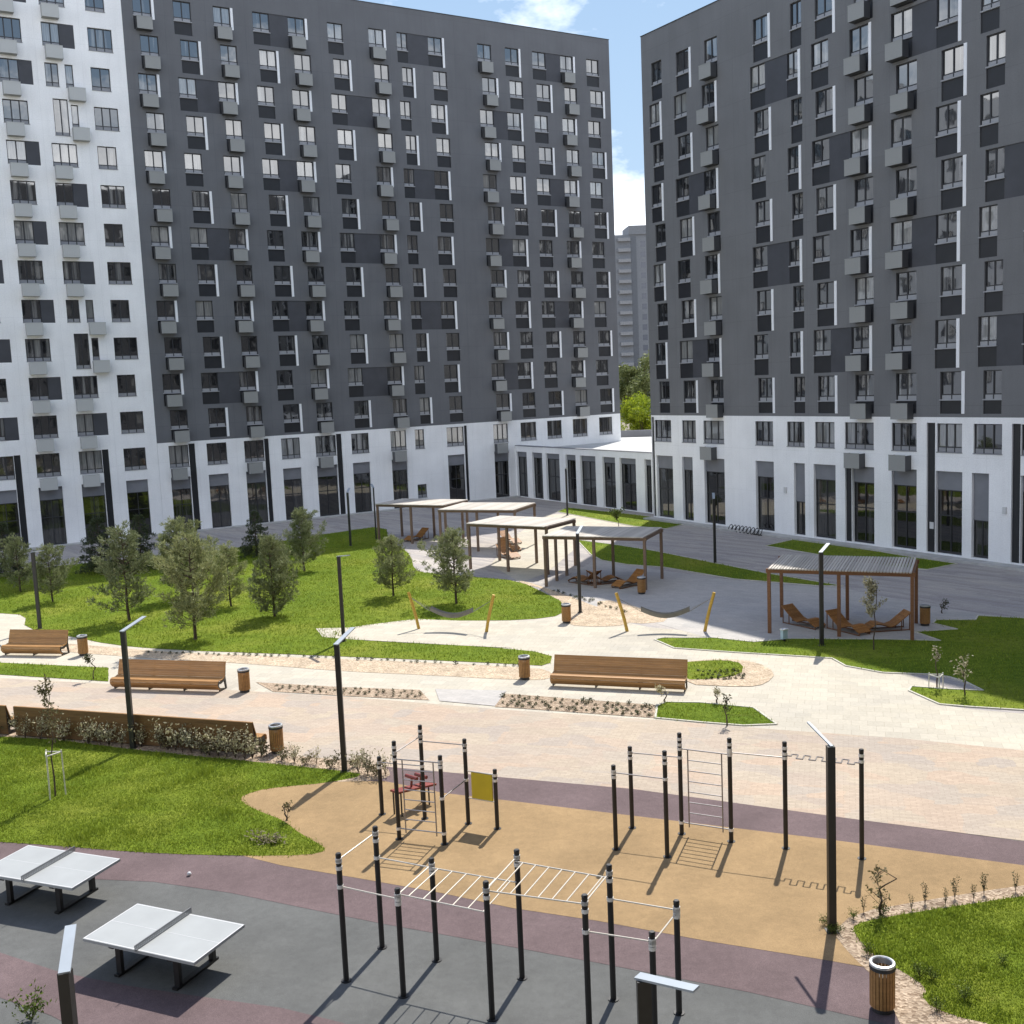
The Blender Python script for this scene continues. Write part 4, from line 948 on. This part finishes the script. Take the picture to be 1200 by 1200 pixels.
# ------------------------------------------------------------------ trees and plants
def pine_meshes(seed, H=4.2, wmax=1.25, dens=1.0, spruce=False, base=.14, ln=.17):
    global rng
    rng = np.random.default_rng(seed); rnd = random.Random(seed)
    tr = MB(); pts = [Vector((0, 0, 0))]; k = 7; lean = Vector((rnd.uniform(-.12, .12), rnd.uniform(-.12, .12), 0))
    for i in range(1, k + 1): pts.append(Vector((lean.x * i / k + rnd.uniform(-.03, .03), lean.y * i / k + rnd.uniform(-.03, .03), H * .96 * i / k)))
    for i in range(k): tr.cyl(pts[i], pts[i + 1], .07 * H / 4 * (1 - i / k * .85), .07 * H / 4 * (1 - (i + 1) / k * .85), 7, False)
    def trunk(z):
        u = max(0, min(.999, z / (H * .96))) * k; i = int(u); return pts[i].lerp(pts[i + 1], u - i)
    Ps, Ds = [], []; lev = int(15 * dens)
    lob = [rnd.uniform(0, 6.28) for _ in range(3)]
    for L_ in range(lev):
        lv = rnd.uniform(.62, 1.28)
        u = base + (1 - base) * (L_ / (lev - .2)); z = H * u
        prof = ((1 - (u - base) / (1 - base)) ** .85 if spruce else min(1.0, (1.06 - u) * 1.55) * (.72 + .28 * min(1, (u - base) / .18)))
        nb = 6 + rnd.randint(0, 2)
        for b in range(nb):
            if rnd.random() < .24: continue
            az = 2 * math.pi * (b + rnd.random() * .8) / nb; l = wmax * 1.2 * prof * lv * (1 + .3 * math.sin(az + lob[0] + u * 3) + .15 * math.sin(2 * az + lob[1])) * rnd.uniform(.45, 1.3) + .15
            rise = (-.08 if spruce else rnd.uniform(.25, .75) * (.6 + .6 * u)); q0 = trunk(z + rnd.uniform(-.1, .1)); q = q0.copy(); n = max(3, int(l / .16)); d = Vector((math.cos(az), math.sin(az), rise * .5)).normalized(); prev = q.copy()
            for i in range(n):
                d = (d + Vector((rnd.uniform(-.2, .2), rnd.uniform(-.2, .2), rise * .22))).normalized(); q = q + d * (l / n)
                tr.cyl(prev, q, .016 * (1 - i / n) + .005, .016 * (1 - (i + 1) / n) + .004, 4, False); prev = q.copy()
                if i < n * .2: continue
                for _ in range(3):
                    off = Vector((rnd.gauss(0, .10), rnd.gauss(0, .10), rnd.gauss(.02, .06))) * (1.2 if i < n - 1 else .6)
                    Ps.append(tuple(q + off)); Ds.append(tuple((d * .8 + off.normalized() * .5 + Vector((0, 0, 0 if spruce else .35))).normalized()))
    Ps, Ds = np.array(Ps), np.array(Ds); nn = 11
    P = np.repeat(Ps, nn, 0) + rng.normal(0, .035, (len(Ps) * nn, 3)); D = unit(np.repeat(Ds, nn, 0) + rng.normal(0, .55, (len(Ps) * nn, 3)))
    V = leaf_quads(P, D, rng.uniform(.6, 1.35, len(P)) * ln, .036)
    return tr, V
def tree_proto(kind, seed, mat, label='x', cat='pine tree', name='pine_tree', **kw):
    tr, V = pine_meshes(seed, **kw)
    t = empty(name, label, cat); tr.build('trunk', M['bark'], t)
    me = tri_mesh('crown', V, 4); me.materials.append(M[mat]); link('crown', me, t)
    return t
protos = [tree_proto('p', 3, 'needles', H=4.2, wmax=1.25), tree_proto('p', 5, 'needles', H=4.2, wmax=1.1, dens=1.05), tree_proto('p', 8, 'needles', H=4.2, wmax=1.45, dens=.95), tree_proto('p', 13, 'needles', H=4.2, wmax=1.2, dens=1.1, base=.05)]
spr = tree_proto('s', 21, 'needles_dark', name='spruce_tree', cat='spruce tree', H=4.2, wmax=1.3, spruce=True, base=.08, ln=.14, dens=1.3)
used = set()
def plant_tree(pr, px, top, label, wid=1.0, grp='young pines on the lawn', z=0):
    x, y = at(*px); h = max(1.5, height(px[0], px[1], top)) / 4.2
    o = pr if id(pr) not in used else copy_tree(pr); used.add(id(pr))
    o.location = (x, y, z); o.rotation_euler = (0, 0, random.random() * 6.28); o.scale = (h * wid, h * wid, h); o['label'] = label; o['group'] = grp
for pr, px, top, lab, wd in [
    (0, (229, 750), 628, 'tall dense pine nearest the promenade, in front of the other pines', 1.0), (2, (214, 702), 610, 'broad pine right behind the tall front pine', 1.0), (1, (152, 728), 620, 'pale grey-green pine left of the front pine, its lower crown loose', 1.0),
    (2, (62, 706), 640, 'wide pine behind the lamp at the left of the lawn', .98), (3, (322, 723), 630, 'leaning grey-green pine in the middle of the lawn, crown down to the grass', .9), (1, (271, 711), 640, 'small pine between the front pine and the leaning one', 1.05),
    (2, (461, 699), 630, 'round open-crowned pine alone on the bright grass', 1.05), (0, (535, 708), 622, 'dark dense pine in front of the pergolas', 1.05), (2, (357, 670), 598, 'large bushy pine behind the leaning pine near the block', 1.05),
    (1, (24, 694), 630, 'pine at the left edge half hidden by the wide one', 1.0)]:
    plant_tree(protos[pr], px, top, lab, wd)
for px, top, lab, wd in [((120, 672), 606, 'dark spruce against the white piers, left of the two dark ones', 1.0), ((166, 668), 602, 'dark spruce against the white piers, right of the two dark ones', .85), ((301, 652), 598, 'dark spruce behind the pines beside the shop windows', .9), ((8, 676), 612, 'dark spruce at the far left edge by the glazed shop bay', 1.0)]:
    plant_tree(spr, px, top, lab, wd, 'dark spruces before the left block')
def leafy(name, label, cat, loc, trunk_h, blobs, n, ln, wd, mat, trunk_r=.1, group=None, bark='bark', up_bias=.2):
    t = empty(name, label, cat, loc, 0, group); mb = MB()
    mb.cyl((0, 0, 0), (0, 0, trunk_h), trunk_r, trunk_r * .6, 8)
    for (bx, by, bz, br) in blobs:
        mb.cyl((0, 0, trunk_h * .8), (bx, by, bz), trunk_r * .35, trunk_r * .12, 6)
    mb.build('trunk', M[bark], t); tot = sum(b[3] ** 2 for b in blobs); P = []
    for (bx, by, bz, br) in blobs:
        k = int(n * br * br / tot); d = unit(rng.normal(size=(k, 3))); r = br * rng.uniform(.35, 1.08, k)[:, None]
        P.append(np.array([bx, by, bz]) + d * r * np.array([1, 1, .85]))
    P = np.concatenate(P); D = unit(rng.normal(size=P.shape) + np.array([0, 0, up_bias]))
    me = tri_mesh('crown', leaf_quads(P, D, rng.uniform(.6, 1.3, len(P)) * ln, wd), 4); me.materials.append(M[mat]); link('crown', me, t)
    return t
def blobs(k, cx, cz, rx, rz, r0, r1): return [(cx + random.gauss(0, rx * .5), random.gauss(0, rx * .5), cz + random.gauss(0, rz * .5), random.uniform(r0, r1)) for _ in range(k)]
# trees seen through the gap
leafy('willow_tree', 'grey-green tree rising behind the pavilion in the gap', 'tree', (18.5, 152, 0), 7, blobs(38, -.3, 10.4, 3.6, 3.2, .8, 1.7), 10000, .5, .2, 'leaf_willow', .25, up_bias=-.6)
leafy('lime_tree', 'bright yellow-green tree in front of the grey-green one in the gap', 'tree', (17.0, 136, 0), 4, blobs(30, .3, 6.4, 3.0, 2.6, .7, 1.4), 9000, .34, .2, 'leaf_lime', .2)
leafy('dark_tree', 'dark little tree at the foot of the far tower', 'tree', (31.5, 230, 0), 8, blobs(12, 0, 12.5, 1.6, 2.0, .7, 1.2), 2500, .5, .25, 'leaf', .2)
# saplings
def sapling(label, px, top, n=260, spread=.35, low=.35, mat='leaf_sparse', stakes=0, ln=.10, name='sapling', group='staked saplings in the lawns'):
    x, y = at(*px); H = max(.5, height(px[0], px[1], top)); t = empty(name, label, 'sapling', (x, y, .01), 0, group); mb = MB()
    pts = [Vector((0, 0, 0))] + [Vector((random.gauss(0, .02 * i), random.gauss(0, .02 * i), H * i / 6)) for i in range(1, 7)]
    for i in range(6): mb.cyl(pts[i], pts[i + 1], .028 * (1 - i / 8), .028 * (1 - (i + 1) / 8), 6, False)
    P = []
    for _ in range(14):
        u = random.uniform(low, .95); q = pts[0].lerp(pts[6], u); a = random.random() * 6.28; l = spread * (1.15 - u) * random.uniform(.6, 1.4) + .08; e = q + Vector((math.cos(a) * l, math.sin(a) * l, l * .9)); mb.cyl(q, e, .008, .004, 4, False)
        for _ in range(n // 14): w = random.random(); P.append(tuple(q.lerp(e, w) + Vector((random.gauss(0, .05), random.gauss(0, .05), random.gauss(0, .05)))))
    for _ in range(n // 8): P.append(tuple(pts[0].lerp(pts[6], random.uniform(low + .2, 1)) + Vector((random.gauss(0, .05), random.gauss(0, .05), 0))))
    mb.build('trunk', M['bark'], t); P = np.array(P)
    me = tri_mesh('crown', leaf_quads(P, unit(rng.normal(size=P.shape) + [0, 0, .3]), rng.uniform(.6, 1.3, len(P)) * ln, ln * .55), 4); me.materials.append(M[mat]); link('crown', me, t)
    if stakes:
        sh = stakes
        pp = [(.28 * math.cos(a), .28 * math.sin(a)) for a in (.4, 2.5, 4.6)]
        for x_, y_ in pp: mb = MB(); mb.cyl((x_, y_, 0), (x_ * .95, y_ * .95, sh), .02, n=6); mb.build('stake', M['stake'], t)
        mb = MB()
        for i in range(3): a, b = pp[i], pp[(i + 1) % 3]; mb.cyl((a[0], a[1], sh - .06), (b[0], b[1], sh - .06), .022, n=6)
        mb.build('stake_rail', M['stake'], t)
    return t
sapling('thin leaning sapling with a pale three-stake support on the front lawn', (65, 934), 792, 330, .5, .42, stakes=1.35)
sapling('small grey-leaved tree with pale stakes under the right pergola edge', (1024, 762), 678, 900, .62, .45, 'leaf_grey', ln=.11)
sapling('stick-thin sapling with a dark round top beside the bench behind the lamp', (110, 797), 768, 120, .12, .7, 'leaf_bed', group=None)
sapling('thin sapling behind the low grass tongue below the long bench', (852, 851), 815, 70, .15, .4, 'leaf_bed', group=None)
sapling('pale sapling at the left tip of the low grass tongue', (779, 824), 806, 90, .2, .4, 'leaf_grey', group=None)
sapling('faint sapling just right of the pale one beside the long bench end', (840, 824), 811, 60, .15, .4, 'leaf_grey', group=None)
sapling('small tree on the pavilion lawn behind the grey-roofed pergola', (725, 617), 598, 420, .8, .35, 'leaf', ln=.16, group=None)
sapling('white-staked sapling on the inner tongue of the right lawn', (1098, 806), 760, 60, .18, .6, 'leaf_grey', stakes=.5, group='staked saplings in the lawns')
sapling('sapling with pale leaves where the inner path ends in the right lawn', (1131, 815), 765, 90, .35, .3, 'leaf_grey', ln=.12)
sapling('thin bare sapling near the bottom of the right planted border', (1032, 1074), 1018, 70, .22, .2, 'leaf_sparse', group=None)
sapling('slender sapling at the tip of the front lawn beside the ochre rubber', (336, 962), 940, 40, .18, .2, 'leaf_sparse', group=None)
sapling('tiny dark sapling on the paving behind the right lawn', (1104, 719), 704, 60, .15, .3, 'leaf_bed', group=None)
# shrubs
def shrub_proto(name, n, r, h, ln, mat, stems=6):
    t = empty(name, 'x', 'shrub'); mb = MB(); P = []
    for _ in range(stems):
        a = random.random() * 6.28; e = Vector((math.cos(a) * r * random.uniform(.3, 1), math.sin(a) * r * random.uniform(.3, 1), h * random.uniform(.6, 1))); mb.cyl((0, 0, 0), e, .008, .004, 4, False)
        for _ in range(n // stems): w = random.uniform(.3, 1.1); P.append(tuple(Vector((0, 0, 0)).lerp(e, w) + Vector((random.gauss(0, .25 * r), random.gauss(0, .25 * r), random.gauss(0, .06 * h)))))
    mb.build('stems', M['bark'], t); P = np.array(P); P[:, 2] = np.maximum(P[:, 2], .01)
    me = tri_mesh('foliage', leaf_quads(P, unit(rng.normal(size=P.shape) + [0, 0, .5]), rng.uniform(.6, 1.4, len(P)) * ln, ln * .5), 4); me.materials.append(M[mat]); link('foliage', me, t)
    return t
sh_pale = [shrub_proto('shrub', 170, .26, .62, .075, 'leaf_grey', 7), shrub_proto('shrub', 130, .22, .8, .07, 'leaf_grey', 5), shrub_proto('shrub', 220, .34, .5, .08, 'leaf_sparse', 8)]
sh_green = [shrub_proto('shrub', 260, .35, .55, .08, 'leaf', 9), shrub_proto('shrub', 150, .14, .75, .06, 'leaf_bed', 5)]
spot = [(22, 862, 0, 1.2), (40, 858, 2, .9), (58, 864, 0, 1.3), (66, 863, 2, 1.4), (85, 866, 1, 1.0), (97, 868, 0, 1.0), (110, 868, 2, .9), (122, 871, 0, .9), (134, 868, 1, 1.1), (166, 876, 0, 1.3), (178, 874, 1, 1.1), (189, 878, 1, 1.3), (197, 879, 2, 1.1), (206, 880, 0, 1.5), (214, 882, 1, 1.1), (224, 883, 0, 1.3), (236, 884, 1, 1.1), (246, 886, 2, 1.0), (256, 887, 0, 1.5), (266, 888, 1, 1.0), (276, 889, 0, 1.4), (287, 890, 1, 1.4), (296, 890, 0, 1.1), (306, 888, 2, 1.0), (330, 893, 2, .9), (345, 894, 0, .9), (358, 896, 2, .8), (371, 896, 1, .8), (388, 900, 2, 1.0), (420, 906, 0, 1.1), (431, 908, 0, 1.2), (441, 910, 2, 1.1), (452, 909, 1, 1.0), (415, 899, 2, .8), (5, 860, 2, .9), (-10, 858, 0, .9), (30, 866, 1, 1.1), (48, 868, 1, 1.2), (75, 870, 0, 1.2), (104, 873, 0, 1.3), (118, 874, 1, 1.2), (128, 875, 0, 1.2), (143, 877, 1, 1.0)]
for i, (px, py, k, sc_) in enumerate(spot):
    x, y = at(px, py); o = sh_pale[k] if id(sh_pale[k]) not in used else copy_tree(sh_pale[k]); used.add(id(sh_pale[k]))
    o.location = (x, y, .02); o.rotation_euler = (0, 0, random.random() * 6); o.scale = (sc_,) * 3
    o['label'] = 'pale-leaved low shrub in the bed behind the reversed bench' if px < 310 else 'pale scrubby plant in the mulch by the corner of the front lawn'; o['group'] = 'pale shrubs along the reversed bench' if px < 310 else 'scrubby plants at the lawn corner'
spot = [(1012, 1070, 1, .6), (1035, 1071, 1, .8), (1034, 1073, 0, .6), (1068, 1068, 1, .55), (1084, 1060, 1, .75), (1108, 1062, 1, .6), (1119, 1054, 1, .8), (1141, 1056, 1, .6), (1153, 1049, 1, .8), (1190, 1046, 1, .7), (966, 1085, 0, .5), (982, 1094, 0, .5), (1016, 1120, 0, .6), (1078, 1146, 0, .7), (1092, 1150, 0, .6), (1098, 1186, 0, .6), (1130, 1172, 0, .7), (1175, 1130, 0, .5), (975, 1096, 0, .55), (1000, 1078, 0, .5)]
for px, py, k, sc_ in spot:
    x, y = at(px, py); o = sh_green[k] if id(sh_green[k]) not in used else copy_tree(sh_green[k]); used.add(id(sh_green[k]))
    o.location = (x, y, .02); o.rotation_euler = (0, 0, random.random() * 6); o.scale = (sc_ * .75,) * 3
    o['label'] = 'small upright conifer in the border along the right lawn' if k else 'small leafy clump in the mulch round the right lawn'; o['group'] = 'conifers along the right lawn' if k else 'leafy clumps by the right lawn'
x, y = at(38, 1196); o = copy_tree(sh_green[0]); o.location = (x, y, .02); o.scale = (1.0,) * 3; o['label'] = 'leafy shrub at the lower left corner beside the lamp'; o.pop('group', None) if 'group' in o.keys() else None
x, y = at(312, 990); o = copy_tree(sh_pale[2]); o.location = (x, y, .02); o.scale = (1.7, 1.2, .5); o['label'] = 'pale weed patch at the lower corner of the front lawn'; o['group'] = 'weedy clumps on the front lawn'
# rows of little bedding plants
def bp(seed):
    random.seed(seed); P = []
    for _ in range(46): P.append((random.gauss(0, .045), random.gauss(0, .045), min(.24, abs(random.gauss(.10, .07)))))
    P = np.array(P); me = tri_mesh('bedding_plant', leaf_quads(P, unit(rng.normal(size=P.shape) + [0, 0, .8]), rng.uniform(.6, 1.3, len(P)) * .10, .04), 4); me.materials.append(M['leaf_bed']); return me
bps = [bp(i) for i in range(4)]
def rows(quad, nu, nv, lab, grp, s0, s1):
    a, b, c_, d_ = [Vector((*at(*q), 0)) for q in quad]
    for j in range(nv):
        for i in range(nu):
            if random.random() < .1: continue
            u, v = (i + .5 + (.5 if j % 2 else 0) + random.uniform(-.2, .2)) / (nu + .5), (j + .5 + random.uniform(-.2, .2)) / nv
            q = a.lerp(b, u).lerp(d_.lerp(c_, u), v); o = link('bedding_plant', random.choice(bps), None, (q.x, q.y, .02)); sc_ = random.uniform(s0, s1); o.scale = (sc_, sc_, sc_ * random.uniform(.45, .8)); o.rotation_euler = (0, 0, random.random() * 6)
            tag(o, lab, 'bedding plant', grp)
rows([(585, 815), (768, 828), (766, 841), (584, 829)], 17, 4, 'tiny dark bedding plant in the mulch strip below the long bench', 'bedding plants below the long bench', .5, 1.0)
rows([(318, 803), (490, 810), (500, 820), (325, 811)], 18, 3, 'tiny bedding plant in the mulch strip right of the bench behind the lamp', 'bedding plants in the left mulch strip', .4, .8)
rows([(815, 786), (872, 786), (880, 798), (815, 799)], 8, 3, 'small plant in the pebble bed at the right end of the long bench', 'plants in the right pebble bed', .5, 1.0)
rows([(170, 764), (400, 770), (400, 773), (170, 767)], 26, 1, 'tiny plant on the front edge of the pine lawn', 'edge plants before the pine lawn', .5, 1.0)
rows([(415, 771), (640, 781), (640, 785), (415, 775)], 24, 1, 'tiny plant on the edge of the grass strip before the light path', 'edge plants before the grass strip', .5, 1.0)
rows([(640, 690), (700, 705), (745, 722), (665, 700)], 10, 2, 'tiny plant in the pebbles beside the grey-roofed pergola', 'edge plants by the grey pergola', .6, 1.1)
# bike rack before the right block
x0, y0 = at(854, 622); x1, y1 = at(893, 628); d = Vector((x1 - x0, y1 - y0, 0)); t = empty('bike_rack', 'low dark coil bike rack on the paving before the right block', 'bike rack', (x0, y0, .01), math.atan2(d.y, d.x))
mb = MB(); n = 9
for i in range(n):
    cx = d.length * (i + .5) / n; pts = [(cx + .16 * math.cos(a), .12 * math.sin(a), .24 + .22 * math.sin(a * 1.0)) for a in np.linspace(0, 2 * math.pi, 13)]; mb.path([tuple(map(float, q)) for q in pts], .03, 5)
mb.build('loops', M['black'], t); mb = MB(); mb.box(0, -.04, 0, d.length, .04, .05); mb.build('rail', M['black'], t)
x, y = at(222, 1027); mb = MB(); k = 8
for i in range(k):
    for j in range(12):
        a0, a1, b0_, b1_ = math.pi * i / k, math.pi * (i + 1) / k, 2 * math.pi * j / 12, 2 * math.pi * (j + 1) / 12
        mb.quad(*[(.05 * math.sin(a_) * math.cos(b_), .05 * math.sin(a_) * math.sin(b_), .05 * math.cos(a_)) for a_, b_ in ((a0, b0_), (a1, b0_), (a1, b1_), (a0, b1_))])
o = mb.build('ball', M['line'], None, True); o.location = (x, y, .066); tag(o, 'small white ball lying on the maroon rubber beyond the tables', 'ball')
# small pale blue box at the lawn edge
x, y = at(919, 752); t = empty('pale_blue_box', 'small pale blue box standing at the lawn edge left of the lamp', 'box', (x, y, .01), .5)
mb = MB(); mb.box(-.13, -.08, .12, .13, .08, .5); mb.build('case', M['blue'], t); mb = MB(); mb.box(-.15, -.1, .5, .15, .1, .54); mb.build('lid', M['line'], t); mb = MB(); mb.box(-.04, -.04, 0, .04, .04, .12); mb.build('post', M['lamp_black'], t)
# ------------------------------------------------------------------ light
SUN_EL, SUN_AZ = R(53), math.atan2(.35, .937)
w = bpy.data.worlds.new('World'); SC.world = w; w.use_nodes = True; nt = w.node_tree
bg = nt.nodes['Background']; sky = nt.nodes.new('ShaderNodeTexSky'); sky.sky_type = 'NISHITA'; sky.sun_disc = False
sky.sun_elevation = SUN_EL; sky.sun_rotation = SUN_AZ; sky.air_density = 1.0; sky.dust_density = 1.2; sky.ozone_density = 1.5
tc = nt.nodes.new('ShaderNodeTexCoord'); sp = nt.nodes.new('ShaderNodeSeparateXYZ'); L(nt, tc.outputs['Generated'], sp.inputs[0])
mp = nt.nodes.new('ShaderNodeMapping'); mp.inputs['Scale'].default_value = (1, 1, 1.9); mp.inputs['Location'].default_value = (3.1, .4, .2); L(nt, tc.outputs['Generated'], mp.inputs[0])
n1 = noise(nt, mp.outputs[0], 3.2, 7, .6)
lowg = math_(nt, 'MULTIPLY', math_(nt, 'SUBTRACT', .285, sp.outputs[2]), 1.25)
back = math_(nt, 'MULTIPLY', math_(nt, 'MULTIPLY', sp.outputs[1], -1.6, True), math_(nt, 'MULTIPLY', math_(nt, 'SUBTRACT', sp.outputs[2], .40), 3., True))  # unseen high clouds added behind the camera to lighten the shaded facades
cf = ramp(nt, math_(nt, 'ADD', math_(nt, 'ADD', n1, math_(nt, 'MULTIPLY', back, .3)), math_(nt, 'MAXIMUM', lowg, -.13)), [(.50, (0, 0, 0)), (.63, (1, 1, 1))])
sh = ramp(nt, noise(nt, mp.outputs[0], 9, 5, .6), [(.3, (5.0, 5.3, 5.8)), (.65, (8.2, 8.3, 8.5))])
blue = ramp(nt, sp.outputs[2], [(.0, (2.2, 2.9, 3.6)), (.35, (1.5, 2.2, 3.2)), (1, (.5, 1.0, 2.0))])
up_ = ramp(nt, sp.outputs[2], [(.45, (0, 0, 0)), (.9, (1, 1, 1))])
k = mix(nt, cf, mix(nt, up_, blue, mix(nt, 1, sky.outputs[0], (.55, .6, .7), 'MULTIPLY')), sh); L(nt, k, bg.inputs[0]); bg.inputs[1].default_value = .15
sl = bpy.data.lights.new('sun', 'SUN'); sl.energy = 3.3; sl.angle = R(.53); sl.color = (1, .955, .88)
so = bpy.data.objects.new('sun', sl); COL.objects.link(so)
dv = Vector((math.sin(SUN_AZ) * math.cos(SUN_EL), math.cos(SUN_AZ) * math.cos(SUN_EL), math.sin(SUN_EL)))
so.rotation_euler = dv.to_track_quat('Z', 'Y').to_euler(); so.location = (0, 0, 60)
vs = SC.view_settings; vs.view_transform = 'Standard'; vs.look = 'None'; vs.exposure = .95; vs.gamma = 1; vs.use_curve_mapping = False
SC.render.engine = 'CYCLES'; SC.cycles.max_bounces = 6; SC.cycles.diffuse_bounces = 3; SC.cycles.transparent_max_bounces = 6
